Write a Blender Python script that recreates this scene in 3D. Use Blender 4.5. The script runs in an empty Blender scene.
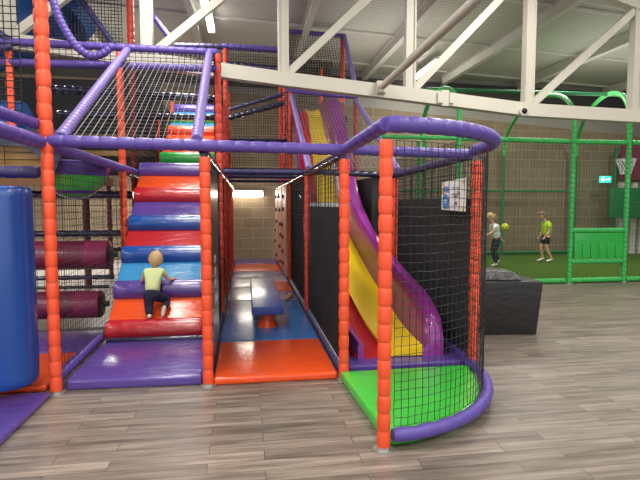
import bpy, bmesh, math, random
from mathutils import Vector as V, Matrix, noise as mnoise
random.seed(7)
C = bpy.context.scene.collection
sc = bpy.context.scene
PI = math.pi
# ------------------------------------------------------------------ camera, world, lights, exposure
cam = bpy.data.cameras.new('camera'); cam.sensor_width = 36; cam.lens = 28.125; cam.clip_start = .02
co = bpy.data.objects.new('camera', cam); C.objects.link(co)
co.location = (0, 0, 1.6)
co.rotation_euler = (math.radians(90-4.1), 0, math.radians(-8.4))
sc.camera = co
w = bpy.data.worlds.new('world'); sc.world = w; w.use_nodes = True
w.node_tree.nodes['Background'].inputs[0].default_value = (.95, .97, 1, 1)
w.node_tree.nodes['Background'].inputs[1].default_value = .8
def area(name, loc, sx, sy, e, rot=(0, 0, 0), col=(1, .96, .9)):
    l = bpy.data.lights.new(name, 'AREA'); l.shape = 'RECTANGLE'; l.size = sx; l.size_y = sy; l.energy = e; l.color = col
    o = bpy.data.objects.new(name, l); C.objects.link(o); o.location = loc; o.rotation_euler = rot
    return o
for lx in (-5.8, -1.2, 3.6, 8.4):
    for ly in (-1.5, 2.2, 5.9):
        area('ceiling_light_glow', (lx, ly, 5.2), .5, 1.8, 75)
for lx, ly in ((-1.2, 10.2), (4.8, 12.4), (10.3, 11), (7.2, 11.4), (-4.5, 11)):
    area('ceiling_light_glow', (lx, ly, 5.15), .5, 1.8, 70)
for lx, ly in ((-3.5, 4.0), (2.0, 4.0), (7.5, 5.0), (3.2, 11.4), (9.0, 11.0), (-4.2, 12.5)): area('roof_fill_uplight', (lx, ly, 3.9), 2.6, 2.6, 22, (PI, 0, 0))  # added upward fill to brighten the roof, no fixtures at these spots
area('under_deck_light', (-3.4, 13.0, 2.4), .8, .8, 55)
area('passage_light_glow', (.05, 14.5, 1.88), .9, .12, 6, (-PI/2, 0, 0), (1, .94, .85))
sc.view_settings.view_transform = 'Standard'; sc.view_settings.look = 'None'
sc.view_settings.gamma = 1; sc.view_settings.use_curve_mapping = False
sc.view_settings.exposure = .7

# ------------------------------------------------------------------ helpers
def tag(o, label=None, cat=None, group=None, kind=None):
    if label: o['label'] = label
    if cat: o['category'] = cat
    if group: o['group'] = group
    if kind: o['kind'] = kind
    return o
def empty(name, loc, label, cat, group=None, rz=0):
    o = bpy.data.objects.new(name, None); C.objects.link(o); o.location = loc; o.rotation_euler = (0, 0, rz)
    o.empty_display_size = .1
    return tag(o, label, cat, group)
class MB:
    def __init__(s): s.v = []; s.f = []
    def add(s, vs, fs):
        n = len(s.v); s.v += [V(p) for p in vs]; s.f += [tuple(i+n for i in f) for f in fs]; return s
    def box(s, a, b):
        (x0, y0, z0), (x1, y1, z1) = a, b
        return s.add([(x0,y0,z0),(x1,y0,z0),(x1,y1,z0),(x0,y1,z0),(x0,y0,z1),(x1,y0,z1),(x1,y1,z1),(x0,y1,z1)],
                     [(3,2,1,0),(4,5,6,7),(0,1,5,4),(1,2,6,5),(2,3,7,6),(3,0,4,7)])
    def tube(s, pts, rs, n=10, cap=True):
        pts = [V(p) for p in pts]
        if not isinstance(rs, (list, tuple)): rs = [rs]*len(pts)
        t0 = (pts[1]-pts[0]).normalized()
        up = V((0, 0, 1)) if abs(t0.z) < .9 else V((0, 1, 0))
        a = t0.cross(up).normalized(); base = len(s.v)
        for i, p in enumerate(pts):
            if i == 0: t = t0
            elif i == len(pts)-1: t = (pts[i]-pts[i-1]).normalized()
            else: t = (pts[i+1]-pts[i-1]).normalized()
            a = (a - t*a.dot(t)).normalized(); b = t.cross(a)
            for k in range(n):
                an = 2*PI*k/n
                s.v.append(p + (a*math.cos(an)+b*math.sin(an))*rs[i])
        for i in range(len(pts)-1):
            for k in range(n):
                k2 = (k+1) % n
                s.f.append((base+i*n+k, base+i*n+k2, base+(i+1)*n+k2, base+(i+1)*n+k))
        if cap:
            s.f.append(tuple(base+k for k in range(n))[::-1])
            s.f.append(tuple(base+(len(pts)-1)*n+k for k in range(n)))
        return s
    def beam(s, p, q, w_, h):
        p, q = V(p), V(q); t = (q-p).normalized()
        up = V((0, 0, 1)) if abs(t.z) < .95 else V((0, 1, 0))
        a = t.cross(up).normalized()*w_/2; b = a.cross(t).normalized()*h/2
        vs = [p-a-b, p+a-b, p+a+b, p-a+b, q-a-b, q+a-b, q+a+b, q-a+b]
        return s.add(vs, [(0,1,2,3),(7,6,5,4),(0,4,5,1),(1,5,6,2),(2,6,7,3),(3,7,4,0)])
    def sphere(s, c, r, n=14, m=9, sc_=(1, 1, 1)):
        c = V(c); vs = []; fs = []
        for j in range(1, m):
            th = PI*j/m
            for k in range(n):
                ph = 2*PI*k/n
                vs.append(c+V((math.sin(th)*math.cos(ph)*sc_[0], math.sin(th)*math.sin(ph)*sc_[1], math.cos(th)*sc_[2]))*r)
        for j in range(m-2):
            for k in range(n):
                k2 = (k+1) % n; fs.append((j*n+k, (j+1)*n+k, (j+1)*n+k2, j*n+k2))
        vs += [c+V((0, 0, r*sc_[2])), c-V((0, 0, r*sc_[2]))]; T = len(vs)-2
        for k in range(n):
            k2 = (k+1) % n; fs.append((T, k, k2)); fs.append((T+1, (m-2)*n+k2, (m-2)*n+k))
        return s.add(vs, fs)
    def prism(s, poly, z0, z1):
        n = len(poly)
        vs = [(x, y, z0) for x, y in poly]+[(x, y, z1) for x, y in poly]
        fs = [tuple(range(n))[::-1], tuple(range(n, 2*n))]+[(i, (i+1) % n, n+(i+1) % n, n+i) for i in range(n)]
        return s.add(vs, fs)
    def mesh(s, name, m, smooth=True, bevel=0, org=None):
        me = bpy.data.meshes.new(name)
        org = V(org) if org is not None else V((0, 0, 0))
        me.from_pydata([v-org for v in s.v], [], s.f); me.update()
        bm = bmesh.new(); bm.from_mesh(me); bmesh.ops.recalc_face_normals(bm, faces=bm.faces)
        if bevel:
            es = [e for e in bm.edges if len(e.link_faces) == 2 and e.calc_face_angle(0) > .6]
            bmesh.ops.bevel(bm, geom=es, offset=bevel, segments=3, profile=.6, affect='EDGES')
        bm.to_mesh(me); bm.free()
        if smooth:
            me.polygons.foreach_set('use_smooth', [True]*len(me.polygons))
            try: me.set_sharp_from_angle(angle=math.radians(50))
            except Exception: pass
        me.materials.append(m); return me
    def build(s, name, m, parent=None, smooth=True, bevel=0):
        """world coordinates in; the object keeps its parent's origin"""
        if parent is not None:
            org = V(parent.location); inv = Matrix.Rotation(-parent.rotation_euler.z, 3, 'Z')
            s.v = [inv @ (v-org) for v in s.v]
            if parent.parent is not None: s.v = [v-V(parent.parent.location) for v in s.v]
            o = bpy.data.objects.new(name, s.mesh(name, m, smooth, bevel)); o.parent = parent
        else:
            lo = V((min(v.x for v in s.v), min(v.y for v in s.v), min(v.z for v in s.v)))
            hi = V((max(v.x for v in s.v), max(v.y for v in s.v), max(v.z for v in s.v)))
            org = V(((lo.x+hi.x)/2, (lo.y+hi.y)/2, lo.z))
            o = bpy.data.objects.new(name, s.mesh(name, m, smooth, bevel, org)); o.location = org
        C.objects.link(o); return o
def lerp(a, b, t): return a+(b-a)*t
def path_resample(pts, step):
    pts = [V(p) for p in pts]; L = [0]
    for i in range(len(pts)-1): L.append(L[-1]+(pts[i+1]-pts[i]).length)
    n = max(1, round(L[-1]/step)); out = []; j = 0
    for i in range(n+1):
        d = L[-1]*i/n
        while j < len(L)-2 and d > L[j+1]: j += 1
        out.append(pts[j].lerp(pts[j+1], (d-L[j])/max(1e-9, L[j+1]-L[j])))
    return out
def padded(mb, pts, r, seg=.155, n=12, depth=.17, jit=.0):
    """foam sleeve pinched by ties every seg metres"""
    knots = path_resample(pts, seg)
    P, R = [], []
    for i in range(len(knots)-1):
        a, b = knots[i], knots[i+1]
        jj = 1+random.uniform(-jit, jit)
        for t, k in ((0, 1-depth), (.07, .94), (.2, 1.0), (.5, 1.03), (.8, 1.0), (.93, .94)):
            P.append(a.lerp(b, t)); R.append(r*k*jj if t else r*k)
    P.append(knots[-1]); R.append(r*(1-depth))
    return mb.tube(P, R, n)

# ------------------------------------------------------------------ materials
def mat(name, col, rough=.5, metal=0, bump=None, var=None, coat=0, emit=None, spec=.5):
    m = bpy.data.materials.new(name); m.use_nodes = True; nt = m.node_tree; b = nt.nodes['Principled BSDF']
    c = tuple(((x/255)/12.92 if x/255 <= .04045 else ((x/255+.055)/1.055)**2.4) for x in col)+(1,)
    b.inputs['Base Color'].default_value = c; b.inputs['Roughness'].default_value = rough
    b.inputs['Metallic'].default_value = metal; b.inputs['Specular IOR Level'].default_value = spec
    if coat: b.inputs['Coat Weight'].default_value = coat; b.inputs['Coat Roughness'].default_value = .15
    tc = nt.nodes.new('ShaderNodeTexCoord')
    if var:
        nz = nt.nodes.new('ShaderNodeTexNoise'); nz.inputs['Scale'].default_value = var[0]; nz.inputs['Detail'].default_value = 5
        nt.links.new(tc.outputs['Object'], nz.inputs['Vector'])
        mp = nt.nodes.new('ShaderNodeMapRange'); mp.inputs['To Min'].default_value = 1-var[1]; mp.inputs['To Max'].default_value = 1+var[1]
        nt.links.new(nz.outputs['Fac'], mp.inputs['Value'])
        hs = nt.nodes.new('ShaderNodeHueSaturation'); hs.inputs['Color'].default_value = c
        nt.links.new(mp.outputs['Result'], hs.inputs['Value']); nt.links.new(hs.outputs['Color'], b.inputs['Base Color'])
    if bump:
        nz = nt.nodes.new('ShaderNodeTexNoise'); nz.inputs['Scale'].default_value = bump[0]; nz.inputs['Detail'].default_value = 3
        if len(bump) > 2:
            mpp = nt.nodes.new('ShaderNodeMapping'); mpp.inputs['Scale'].default_value = bump[2]
            nt.links.new(tc.outputs['Object'], mpp.inputs['Vector']); nt.links.new(mpp.outputs['Vector'], nz.inputs['Vector'])
        else: nt.links.new(tc.outputs['Object'], nz.inputs['Vector'])
        bp = nt.nodes.new('ShaderNodeBump'); bp.inputs['Strength'].default_value = bump[1]; bp.inputs['Distance'].default_value = .02
        nt.links.new(nz.outputs['Fac'], bp.inputs['Height']); nt.links.new(bp.outputs['Normal'], b.inputs['Normal'])
    if emit:
        b.inputs['Emission Color'].default_value = tuple((x/255)**2.2 for x in emit[0])+(1,); b.inputs['Emission Strength'].default_value = emit[1]
    return m
M = {}
def vinyl(n, col, r=.24, st=.5): M[n] = mat('vinyl_'+n, col, r, bump=(7, st, (1, 2.5, 2.5)), var=(3, .05), coat=.35)
vinyl('orange', (236, 84, 30)); vinyl('red', (186, 34, 42)); vinyl('purple', (88, 66, 146)); vinyl('blue', (28, 78, 158))
vinyl('sky', (62, 142, 196)); vinyl('green', (50, 176, 76)); vinyl('lime', (66, 190, 66)); vinyl('maroon', (112, 28, 62), .3)
vinyl('pale', (176, 170, 190)); vinyl('navy', (34, 34, 66)); vinyl('yellow', (146, 106, 22)); vinyl('lilac', (128, 112, 170))  # pale and lilac mats hold the passage lamp's sheen in their colour
vinyl('matblue', (58, 112, 178)); vinyl('bag', (26, 78, 160), .32, .15); vinyl('black', (18, 18, 20), .4)
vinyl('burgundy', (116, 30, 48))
M['post'] = mat('foam_orange', (240, 86, 46), .42, bump=(26, .25, (1, 1, .4)), var=(4, .06))
M['postred'] = mat('foam_red_orange', (206, 66, 48), .45, bump=(26, .25, (1, 1, .4)), var=(4, .06))
M['rail'] = mat('foam_purple', (88, 70, 152), .42, bump=(26, .25), var=(4, .06))
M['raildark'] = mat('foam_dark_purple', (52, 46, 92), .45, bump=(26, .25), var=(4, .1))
M['raillilac'] = mat('foam_lilac', (124, 108, 176), .45, bump=(26, .25), var=(4, .05))
M['greenfoam'] = mat('foam_green', (62, 178, 88), .45, bump=(26, .25), var=(4, .06))
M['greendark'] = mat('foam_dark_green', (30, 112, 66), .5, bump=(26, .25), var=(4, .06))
M['cord'] = mat('net_cord_black', (28, 28, 30), .7)
M['cordgrey'] = mat('net_cord_grey', (122, 120, 122), .6)
M['cordgreen'] = mat('net_cord_green', (70, 84, 66), .7)
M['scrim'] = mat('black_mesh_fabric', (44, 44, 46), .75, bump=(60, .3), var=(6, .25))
M['white'] = mat('white_paint_steel', (192, 188, 174), .45, var=(2, .03))
M['beamw'] = mat('white_painted_purlin', (206, 204, 196), .5, var=(2, .03))
M['zinc'] = mat('zinc_steel', (190, 190, 188), .35, metal=.8)
M['tube'] = mat('lamp_tube', (255, 252, 244), .4, emit=((255, 250, 240), 9))
M['plast_yellow'] = mat('plastic_yellow', (238, 200, 20), .22, coat=.3, var=(2, .04))
M['plast_red'] = mat('plastic_red', (190, 24, 34), .25, coat=.3)
M['plast_purple'] = mat('plastic_magenta_purple', (150, 52, 150), .2, coat=.4, var=(2, .05))
M['plast_inner'] = mat('plastic_purple_inner', (140, 62, 110), .12, coat=.5)  # tan reflection on the purple inner wall is mixed into this colour
M['skin'] = mat('skin', (222, 170, 146), .5)
M['blond'] = mat('blond_hair', (206, 172, 118), .6, bump=(60, .5, (1, 1, .2)), var=(20, .15))
M['brownhair'] = mat('brown_hair', (120, 96, 72), .6, bump=(60, .5, (1, 1, .2)))
M['tee_pale'] = mat('pale_green_jersey', (206, 218, 156), .8, bump=(20, .4))
M['tee_white'] = mat('white_jersey', (244, 242, 236), .8, bump=(20, .4))
M['tee_lime'] = mat('lime_jersey', (176, 214, 40), .7, bump=(20, .4))
M['navycloth'] = mat('navy_cotton', (30, 34, 60), .85, bump=(20, .4))
M['blackcloth'] = mat('black_cotton', (22, 22, 26), .85)
M['sock'] = mat('white_sock', (226, 222, 214), .8)
M['signwhite'] = mat('sign_white', (226, 224, 226), .4)
M['ink_blue'] = mat('ink_blue', (52, 130, 196), .4); M['ink_orange'] = mat('ink_orange', (222, 140, 60), .4)
M['ink_grey'] = mat('ink_mauve', (130, 110, 140), .4); M['letter'] = mat('letter_white', (214, 214, 214), .5)
M['ink_yellow'] = mat('ink_yellow', (222, 206, 120), .4)
M['exit'] = mat('exit_sign_green', (40, 190, 160), .4, emit=((20, 200, 160), 1.6))
M['exitw'] = mat('exit_sign_pictogram', (230, 255, 250), .4, emit=((220, 255, 245), 3))
M['holdpanel'] = mat('climbing_panel', (196, 142, 118), .5, var=(2, .08)); M['hold'] = mat('climbing_hold_dark', (70, 50, 52), .5)
M['ball'] = mat('ball_yellow', (206, 214, 50), .4); M['ballblack'] = mat('ball_black', (20, 20, 20), .4)
M['tan'] = mat('tan_foam', (190, 150, 90), .6)
M['timber'] = mat('timber', (132, 96, 66), .6, bump=(8, .2, (1, 8, 8)), var=(3, .15))
M['hatch'] = mat('hatch_metal', (64, 70, 72), .5)
M['bluetube'] = mat('plastic_blue', (26, 74, 138), .3, var=(2, .05))
M['maroonboard'] = mat('maroon_board', (120, 36, 60), .6)
M['greenpad'] = mat('green_padded_board', (22, 110, 62), .5, bump=(6, .3))
M['lens'] = mat('camera_glass', (20, 20, 22), .1)

def nodes(name):
    m = bpy.data.materials.new(name); m.use_nodes = True; nt = m.node_tree
    tc = nt.nodes.new('ShaderNodeTexCoord'); return m, nt, nt.nodes['Principled BSDF'], tc
def lin(c): return tuple((x/255)**2.2 for x in c)+(1,)
def floor_mat():
    m, nt, b, tc = nodes('grey_wood_planks'); N = nt.nodes.new; L = nt.links.new
    br = N('ShaderNodeTexBrick'); br.offset = .37; br.offset_frequency = 2; br.squash = 1
    br.inputs['Scale'].default_value = 1; br.inputs['Mortar Size'].default_value = .0025; br.inputs['Mortar Smooth'].default_value = .2
    br.inputs['Brick Width'].default_value = .95; br.inputs['Row Height'].default_value = .125
    br.inputs['Color1'].default_value = (0, 0, 0, 1); br.inputs['Color2'].default_value = (1, 1, 1, 1); br.inputs['Mortar'].default_value = (.5, .5, .5, 1)
    L(tc.outputs['Object'], br.inputs['Vector'])
    mp = N('ShaderNodeMapping'); mp.inputs['Scale'].default_value = (.7, 9, 1); L(tc.outputs['Object'], mp.inputs['Vector'])
    ad = N('ShaderNodeVectorMath'); ad.operation = 'ADD'
    sc2 = N('ShaderNodeVectorMath'); sc2.operation = 'SCALE'; sc2.inputs['Scale'].default_value = 7; L(br.outputs['Color'], sc2.inputs[0])
    L(mp.outputs['Vector'], ad.inputs[0]); L(sc2.outputs['Vector'], ad.inputs[1])
    nz = N('ShaderNodeTexNoise'); nz.inputs['Scale'].default_value = 2.2; nz.inputs['Detail'].default_value = 8; nz.inputs['Roughness'].default_value = .6
    L(ad.outputs['Vector'], nz.inputs['Vector'])
    cr = N('ShaderNodeValToRGB'); e = cr.color_ramp.elements
    e[0].position = .3; e[0].color = lin((86, 76, 68)); e[1].position = .7; e[1].color = lin((150, 139, 128))
    el = e.new(.5); el.color = lin((122, 111, 101)); L(nz.outputs['Fac'], cr.inputs['Fac'])
    mr = N('ShaderNodeMapRange'); mr.inputs['To Min'].default_value = .8; mr.inputs['To Max'].default_value = 1.17
    sp = N('ShaderNodeSeparateColor'); L(br.outputs['Color'], sp.inputs[0]); L(sp.outputs[0], mr.inputs['Value'])
    hs = N('ShaderNodeHueSaturation'); L(cr.outputs['Color'], hs.inputs['Color']); L(mr.outputs['Result'], hs.inputs['Value'])
    mx = N('ShaderNodeMix'); mx.data_type = 'RGBA'; L(br.outputs['Fac'], mx.inputs[0]); L(hs.outputs['Color'], mx.inputs[6]); mx.inputs[7].default_value = lin((70, 62, 56))
    L(mx.outputs[2], b.inputs['Base Color']); b.inputs['Roughness'].default_value = .36
    rr = N('ShaderNodeMapRange'); rr.inputs['To Min'].default_value = .26; rr.inputs['To Max'].default_value = .5; L(nz.outputs['Fac'], rr.inputs['Value']); L(rr.outputs['Result'], b.inputs['Roughness'])
    bp = N('ShaderNodeBump'); bp.inputs['Strength'].default_value = .12; bp.inputs['Distance'].default_value = .01
    L(nz.outputs['Fac'], bp.inputs['Height']); L(bp.outputs['Normal'], b.inputs['Normal'])
    return m
def brick_mat():
    m, nt, b, tc = nodes('concrete_block_wall'); N = nt.nodes.new; L = nt.links.new
    mp = N('ShaderNodeMapping'); mp.inputs['Rotation'].default_value = (PI/2, 0, 0); L(tc.outputs['Object'], mp.inputs['Vector'])
    br = N('ShaderNodeTexBrick'); br.inputs['Scale'].default_value = 1; br.inputs['Brick Width'].default_value = .6; br.inputs['Row Height'].default_value = .3
    br.inputs['Mortar Size'].default_value = .012; br.inputs['Color1'].default_value = lin((126, 112, 91)); br.inputs['Color2'].default_value = lin((136, 120, 97))
    br.inputs['Mortar'].default_value = lin((152, 138, 116)); L(mp.outputs['Vector'], br.inputs['Vector'])
    nz = N('ShaderNodeTexNoise'); nz.inputs['Scale'].default_value = 3; nz.inputs['Detail'].default_value = 6; L(tc.outputs['Object'], nz.inputs['Vector'])
    mr = N('ShaderNodeMapRange'); mr.inputs['To Min'].default_value = .85; mr.inputs['To Max'].default_value = 1.15; L(nz.outputs['Fac'], mr.inputs['Value'])
    hs = N('ShaderNodeHueSaturation'); L(br.outputs['Color'], hs.inputs['Color']); L(mr.outputs['Result'], hs.inputs['Value'])
    L(hs.outputs['Color'], b.inputs['Base Color']); b.inputs['Roughness'].default_value = .85
    bp = N('ShaderNodeBump'); bp.inputs['Strength'].default_value = .4; bp.invert = True; L(br.outputs['Fac'], bp.inputs['Height']); L(bp.outputs['Normal'], b.inputs['Normal'])
    return m
def roof_mat():
    m, nt, b, tc = nodes('corrugated_roof_sheet'); N = nt.nodes.new; L = nt.links.new
    mp = N('ShaderNodeMapping'); mp.inputs['Rotation'].default_value = (0, 0, -.14); L(tc.outputs['Object'], mp.inputs['Vector'])
    wv = N('ShaderNodeTexWave'); wv.bands_direction = 'Y'; wv.wave_profile = 'SIN'; wv.inputs['Scale'].default_value = 2.6; wv.inputs['Distortion'].default_value = 0
    L(mp.outputs['Vector'], wv.inputs['Vector'])
    cr = N('ShaderNodeValToRGB'); e = cr.color_ramp.elements; e[0].position = .1; e[0].color = lin((172, 170, 162)); e[1].position = .6; e[1].color = lin((192, 189, 180))
    L(wv.outputs['Fac'], cr.inputs['Fac']); L(cr.outputs['Color'], b.inputs['Base Color']); b.inputs['Roughness'].default_value = .5
    bp = N('ShaderNodeBump'); bp.inputs['Strength'].default_value = .3; bp.inputs['Distance'].default_value = .02
    L(wv.outputs['Fac'], bp.inputs['Height']); L(bp.outputs['Normal'], b.inputs['Normal'])
    return m
M['floor'] = floor_mat(); M['brick'] = brick_mat(); M['roof'] = roof_mat()
M['turf'] = mat('green_turf', (84, 116, 46), .95, bump=(180, 1), var=(50, .25), spec=.1)
M['clad'] = mat('pale_cladding', (148, 145, 136), .6, var=(1, .05)); M['eaves_shade'] = mat('painted_eaves_shade', (60, 60, 58), .7)
M['greyfloor'] = mat('pale_grey_floor', (196, 190, 184), .35, var=(2, .06))

# ------------------------------------------------------------------ the hall
def struct(mb, name, m, **k): return tag(mb.build(name, m, **k), kind='structure')
struct(MB().box((-11, -4, -.12), (15, 14.85, 0)), 'floor', M['floor'], smooth=False)
struct(MB().box((4.0, 9.2, .0), (15, 14.8, .015)), 'floor_turf', M['turf'], smooth=False)
struct(MB().box((-11, 6.7, .0), (-1.68, 14.8, .02)), 'floor_play_area', M['greyfloor'], smooth=False)
struct(MB().add([(-11, 14.8, 0), (15, 14.8, 0), (15, 14.8, 3.62), (-11, 14.8, 5.6), (-11, 15, 0), (15, 15, 0), (15, 15, 3.62), (-11, 15, 5.6)],
    [(0,1,2,3),(4,5,6,7),(0,1,5,4),(3,2,6,7),(0,3,7,4),(1,2,6,5)]), 'wall_back', M['brick'], smooth=False)
struct(MB().add([(-11, 14.86, 5.6), (15, 14.86, 3.62), (15, 14.86, 5.3), (-11, 14.86, 6.1), (-11, 15, 5.6), (15, 15, 3.62), (15, 15, 5.3), (-11, 15, 6.1)],
    [(0,1,2,3),(4,5,6,7),(0,1,5,4),(3,2,6,7),(0,3,7,4),(1,2,6,5)]), 'wall_upper_back', M['clad'], smooth=False)
struct(MB().beam((-11, 14.78, 5.42), (15, 14.78, 4.86), .14, .42), 'shade_strip_1', M['eaves_shade'], smooth=False)  # dark strip stands for the shading band where roof meets wall
struct(MB().box((-11, -4, 0), (-10.8, 15, 6)), 'wall_left', M['brick'], smooth=False)
struct(MB().box((15, -4, 0), (15.2, 15, 6)), 'wall_right', M['brick'], smooth=False)
def zr(x): return 5.62-.03*x
struct(MB().add([(-11, -4, zr(-11)), (15.2, -4, zr(15.2)), (15.2, 15, zr(15.2)), (-11, 15, zr(-11)), (-11, -4, zr(-11)+.1), (15.2, -4, zr(15.2)+.1), (15.2, 15, zr(15.2)+.1), (-11, 15, zr(-11)+.1)],
    [(0,1,2,3),(7,6,5,4),(0,1,5,4),(1,2,6,5),(2,3,7,6),(3,0,4,7)]), 'ceiling', M['roof'], smooth=False)
# roof purlins (I section) running front to back
BX = [(-5.8, 'white roof beam farthest left above the blue tube slide'), (-3.45, 'white roof beam left of the tube lamps above the big purple hoop'),
      (-1.05, 'white roof beam just left of the tube lamps'), (1.33, 'white roof beam passing above the slide tower'),
      (3.5, 'white roof beam crossing behind the sloping pipe, ending left of the green hoop'), (5.92, 'broad white roof beam crossing behind the middle of the truss'),
      (8.34, 'white roof beam crossing behind the rightmost full truss bay'), (11.28, 'white roof beam low at the right edge behind the truss')]
for x, lab in BX:
    z = zr(x)-.13; mb = MB()
    mb.box((x-.07, 1, z-.13), (x+.07, 14.75, z-.11)); mb.box((x-.07, 1, z+.1), (x+.07, 14.75, z+.12)); mb.box((x-.012, 1, z-.12), (x+.012, 14.75, z+.11))
    tag(mb.build('roof_beam', M['beamw'], smooth=False), lab, 'beam', 'roof beams')
for k, (y, lab) in enumerate(((8.9, 'thin white sheeting rail across the roof, nearest one behind the truss'), (11.4, 'thin white sheeting rail across the roof, middle one behind the truss'), (13.8, 'thin white sheeting rail across the roof nearest the block wall'))):
    tag(MB().beam((-11, y-.9, zr(-11)-.03), (15, y+.9, zr(15)-.03), .05, .05).build('sheeting_rail', M['beamw'], smooth=False), lab, 'beam', 'sheeting rails')
# truss
TY = 7.6
chord = [(-7.1, 4.1), (-5.12, 4.0), (-3.2, 3.83), (-1.37, 3.645), (.57, 3.45), (2.52, 3.285), (4.49, 3.105), (6.39, 3.055), (8.3, 3.04), (10.2, 3.04)]
def ztop(x): return 5.36 if x < 4.5 else 5.36-.27*(x-4.5)
tr = empty('roof_truss', (.57, TY, 3.45), 'white steel lattice truss crossing the hall above the play frame', 'truss')
mb = MB()
def strip(mb, ps, h, w_):
    n0 = len(mb.v)
    for x, z in ps: mb.v += [V((x, TY-w_/2, z-h/2)), V((x, TY+w_/2, z-h/2)), V((x, TY+w_/2, z+h/2)), V((x, TY-w_/2, z+h/2))]
    for i in range(len(ps)-1):
        for k in range(4): mb.f.append((n0+i*4+k, n0+i*4+(k+1) % 4, n0+i*4+4+(k+1) % 4, n0+i*4+4+k))
    mb.f += [(n0, n0+1, n0+2, n0+3), tuple(n0+4*len(ps)-4+k for k in (3, 2, 1, 0))]
strip(mb, chord, .2, .16)
mb.build('bottom_chord', M['white'], tr, smooth=False)
mb = MB()
strip(mb, [(x, ztop(x)) for x, z in chord], .18, .16)
mb.build('top_chord', M['white'], tr, smooth=False)
for i, (x, z) in enumerate(chord):
    m_ = MB(); m_.box((x-.055, TY-.05, z+.05), (x+.055, TY+.05, ztop(x)-.05)); m_.box((x-.078, TY-.07, z+.05), (x-.055, TY+.07, ztop(x)-.05)); m_.box((x+.055, TY-.07, z+.05), (x+.078, TY+.07, ztop(x)-.05))
    m_.build('upright', M['white'], tr, smooth=False)
    if i < len(chord)-1:
        x2 = chord[i+1][0]
        MB().beam((x+.08, TY, z+.1), (x2-.08, TY, ztop(x2)-.1), .1, .11).build('diagonal', M['white'], tr, smooth=False)
sp = MB(); sp.box((3.03-.02+.0, TY-.1, 3.12), (3.13, TY-.08, 3.36)); sp.box((3.13, TY-.12, 3.16), (3.2, TY-.08, 3.32)); sp.box((2.94, TY-.12, 3.16), (3.03, TY-.08, 3.32))
sp.build('splice_plate', M['white'], tr, smooth=False)
# sloping pipe strut in the x = 2.02 plane, rising towards the camera side
pp = empty('pipe_strut', (2.04, TY-.1, 3.34), 'round white pipe sloping up from a bracket on the truss bottom chord', 'pipe')
MB().tube([(2.04, 7.5, 3.36), (2.04, 5.0, 3.40), (2.04, 3.0, 3.43)], .052, 16).build('pipe', M['white'], pp)
m_ = MB(); m_.box((1.97, 7.44, 3.27), (2.11, 7.52, 3.45)); m_.sphere((2.04, 7.42, 3.3), .04); m_.build('bracket', M['white'], pp)
cc = empty('dome_camera', (4.37, TY-.14, 3.06), 'small round white dome camera with black lens on the truss chord', 'security camera')
m_ = MB(); m_.tube([(4.37, TY-.08, 3.07), (4.37, TY-.13, 3.07)], [.085, .075], 20); m_.build('housing', M['white'], cc)
m_ = MB(); m_.sphere((4.37, TY-.13, 3.07), .045); m_.build('lens', M['lens'], cc)

# tube lamps under the roof
def lamp(x, y, l, lab, z=None, col='tube'):
    z = zr(x)-.22 if z is None else z
    t = empty('tube_light', (x, y+l/2, z), lab, 'light', 'tube lamps under the roof')
    MB().box((x-.07, y, z+.03), (x+.07, y+l, z+.09)).build('housing', M['beamw'], t, smooth=False)
    MB().box((x-.065, y+.02, z-.04), (x+.065, y+l-.02, z+.03)).build('diffuser', M[col], t, bevel=.02)
    MB().beam((x, y+l/2, z+.08), (x, y+l/2, zr(x)), .015, .015).build('hanger', M['beamw'], t, smooth=False)
lamp(-.71, 10.5, 1.1, 'lit tube lamp behind the truss diagonal, farther one of the pair at left')
lamp(-.74, 8.6, 1.65, 'lit tube lamp nearest the top edge, cut by the frame above the stairs')
lamp(4.88, 12.45, 2.15, 'lit tube lamp behind the truss upright beside the sloping pipe')

# small far lamp at the end of the passage, mounted on the block wall
t = empty('wall_light', (.05, 14.7, 1.92), 'glowing strip lamp on the block wall at the end of the matted passage', 'light')
MB().box((-.43, 14.68, 1.84), (.5, 14.8, 2.0)).build('housing', M['beamw'], t, smooth=False)
M['glow'] = mat('passage_lamp', (255, 245, 225), .4, emit=((255, 244, 222), 14))
MB().box((-.41, 14.6, 1.8), (.48, 14.68, 1.94)).build('diffuser', M['glow'], t, bevel=.02)

# ------------------------------------------------------------------ padded posts
def post(x, y, z0, z1, lab, m='post', r=.046, grp=None, foot=None, seg=.135, cord=False, name='padded_post'):
    t = empty(name, (x, y, z0), lab, 'post', grp)
    mb = MB(); k = random.uniform(-.02, .02)
    padded(mb, [(x, y, z0+(.02 if z0 == 0 else 0)), (x, y, z1)], r, seg*(1+k*3), 12, .15, .03); mb.build('foam_sleeve', M[m], t)
    if z0 == 0:
        mb = MB(); mb.tube([(x, y, 0), (x, y, .012), (x, y, .013), (x, y, .03)], [.068, .068, .045, .045], 20); mb.build('base_plate', M['zinc'], t)
    if cord:
        mb = MB(); n = int((z1-max(z0, .25))/.045)
        P = [(x+(r+.006)*math.cos(q*1.3), y+(r+.006)*math.sin(q*1.3), lerp(max(z0, .25), z1, q/n)) for q in range(n+1)]
        mb.tube(P, .0035, 4); mb.build('lacing', M['cord'], t)
H = 2.0
post(-1.6, 4.4, 0, 4.4, 'tall orange padded post at the front corner right of the blue punch bag', r=.049)
post(-1.7, 4.6, 2.2, 4.4, 'upper red-orange padded post close behind the tall front corner post', 'postred', r=.04, cord=True)
post(-.345, 4.4, 0, H, 'orange padded front post between the purple stair mat and the orange passage mat', r=.046)
post(.87, 4.4, 0, H, 'orange padded front post between the passage and the slide', r=.046)
post(.87, 3.06, 0, H, 'thick orange padded post nearest the camera at the corner of the green mat', r=.045, seg=.125)
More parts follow.
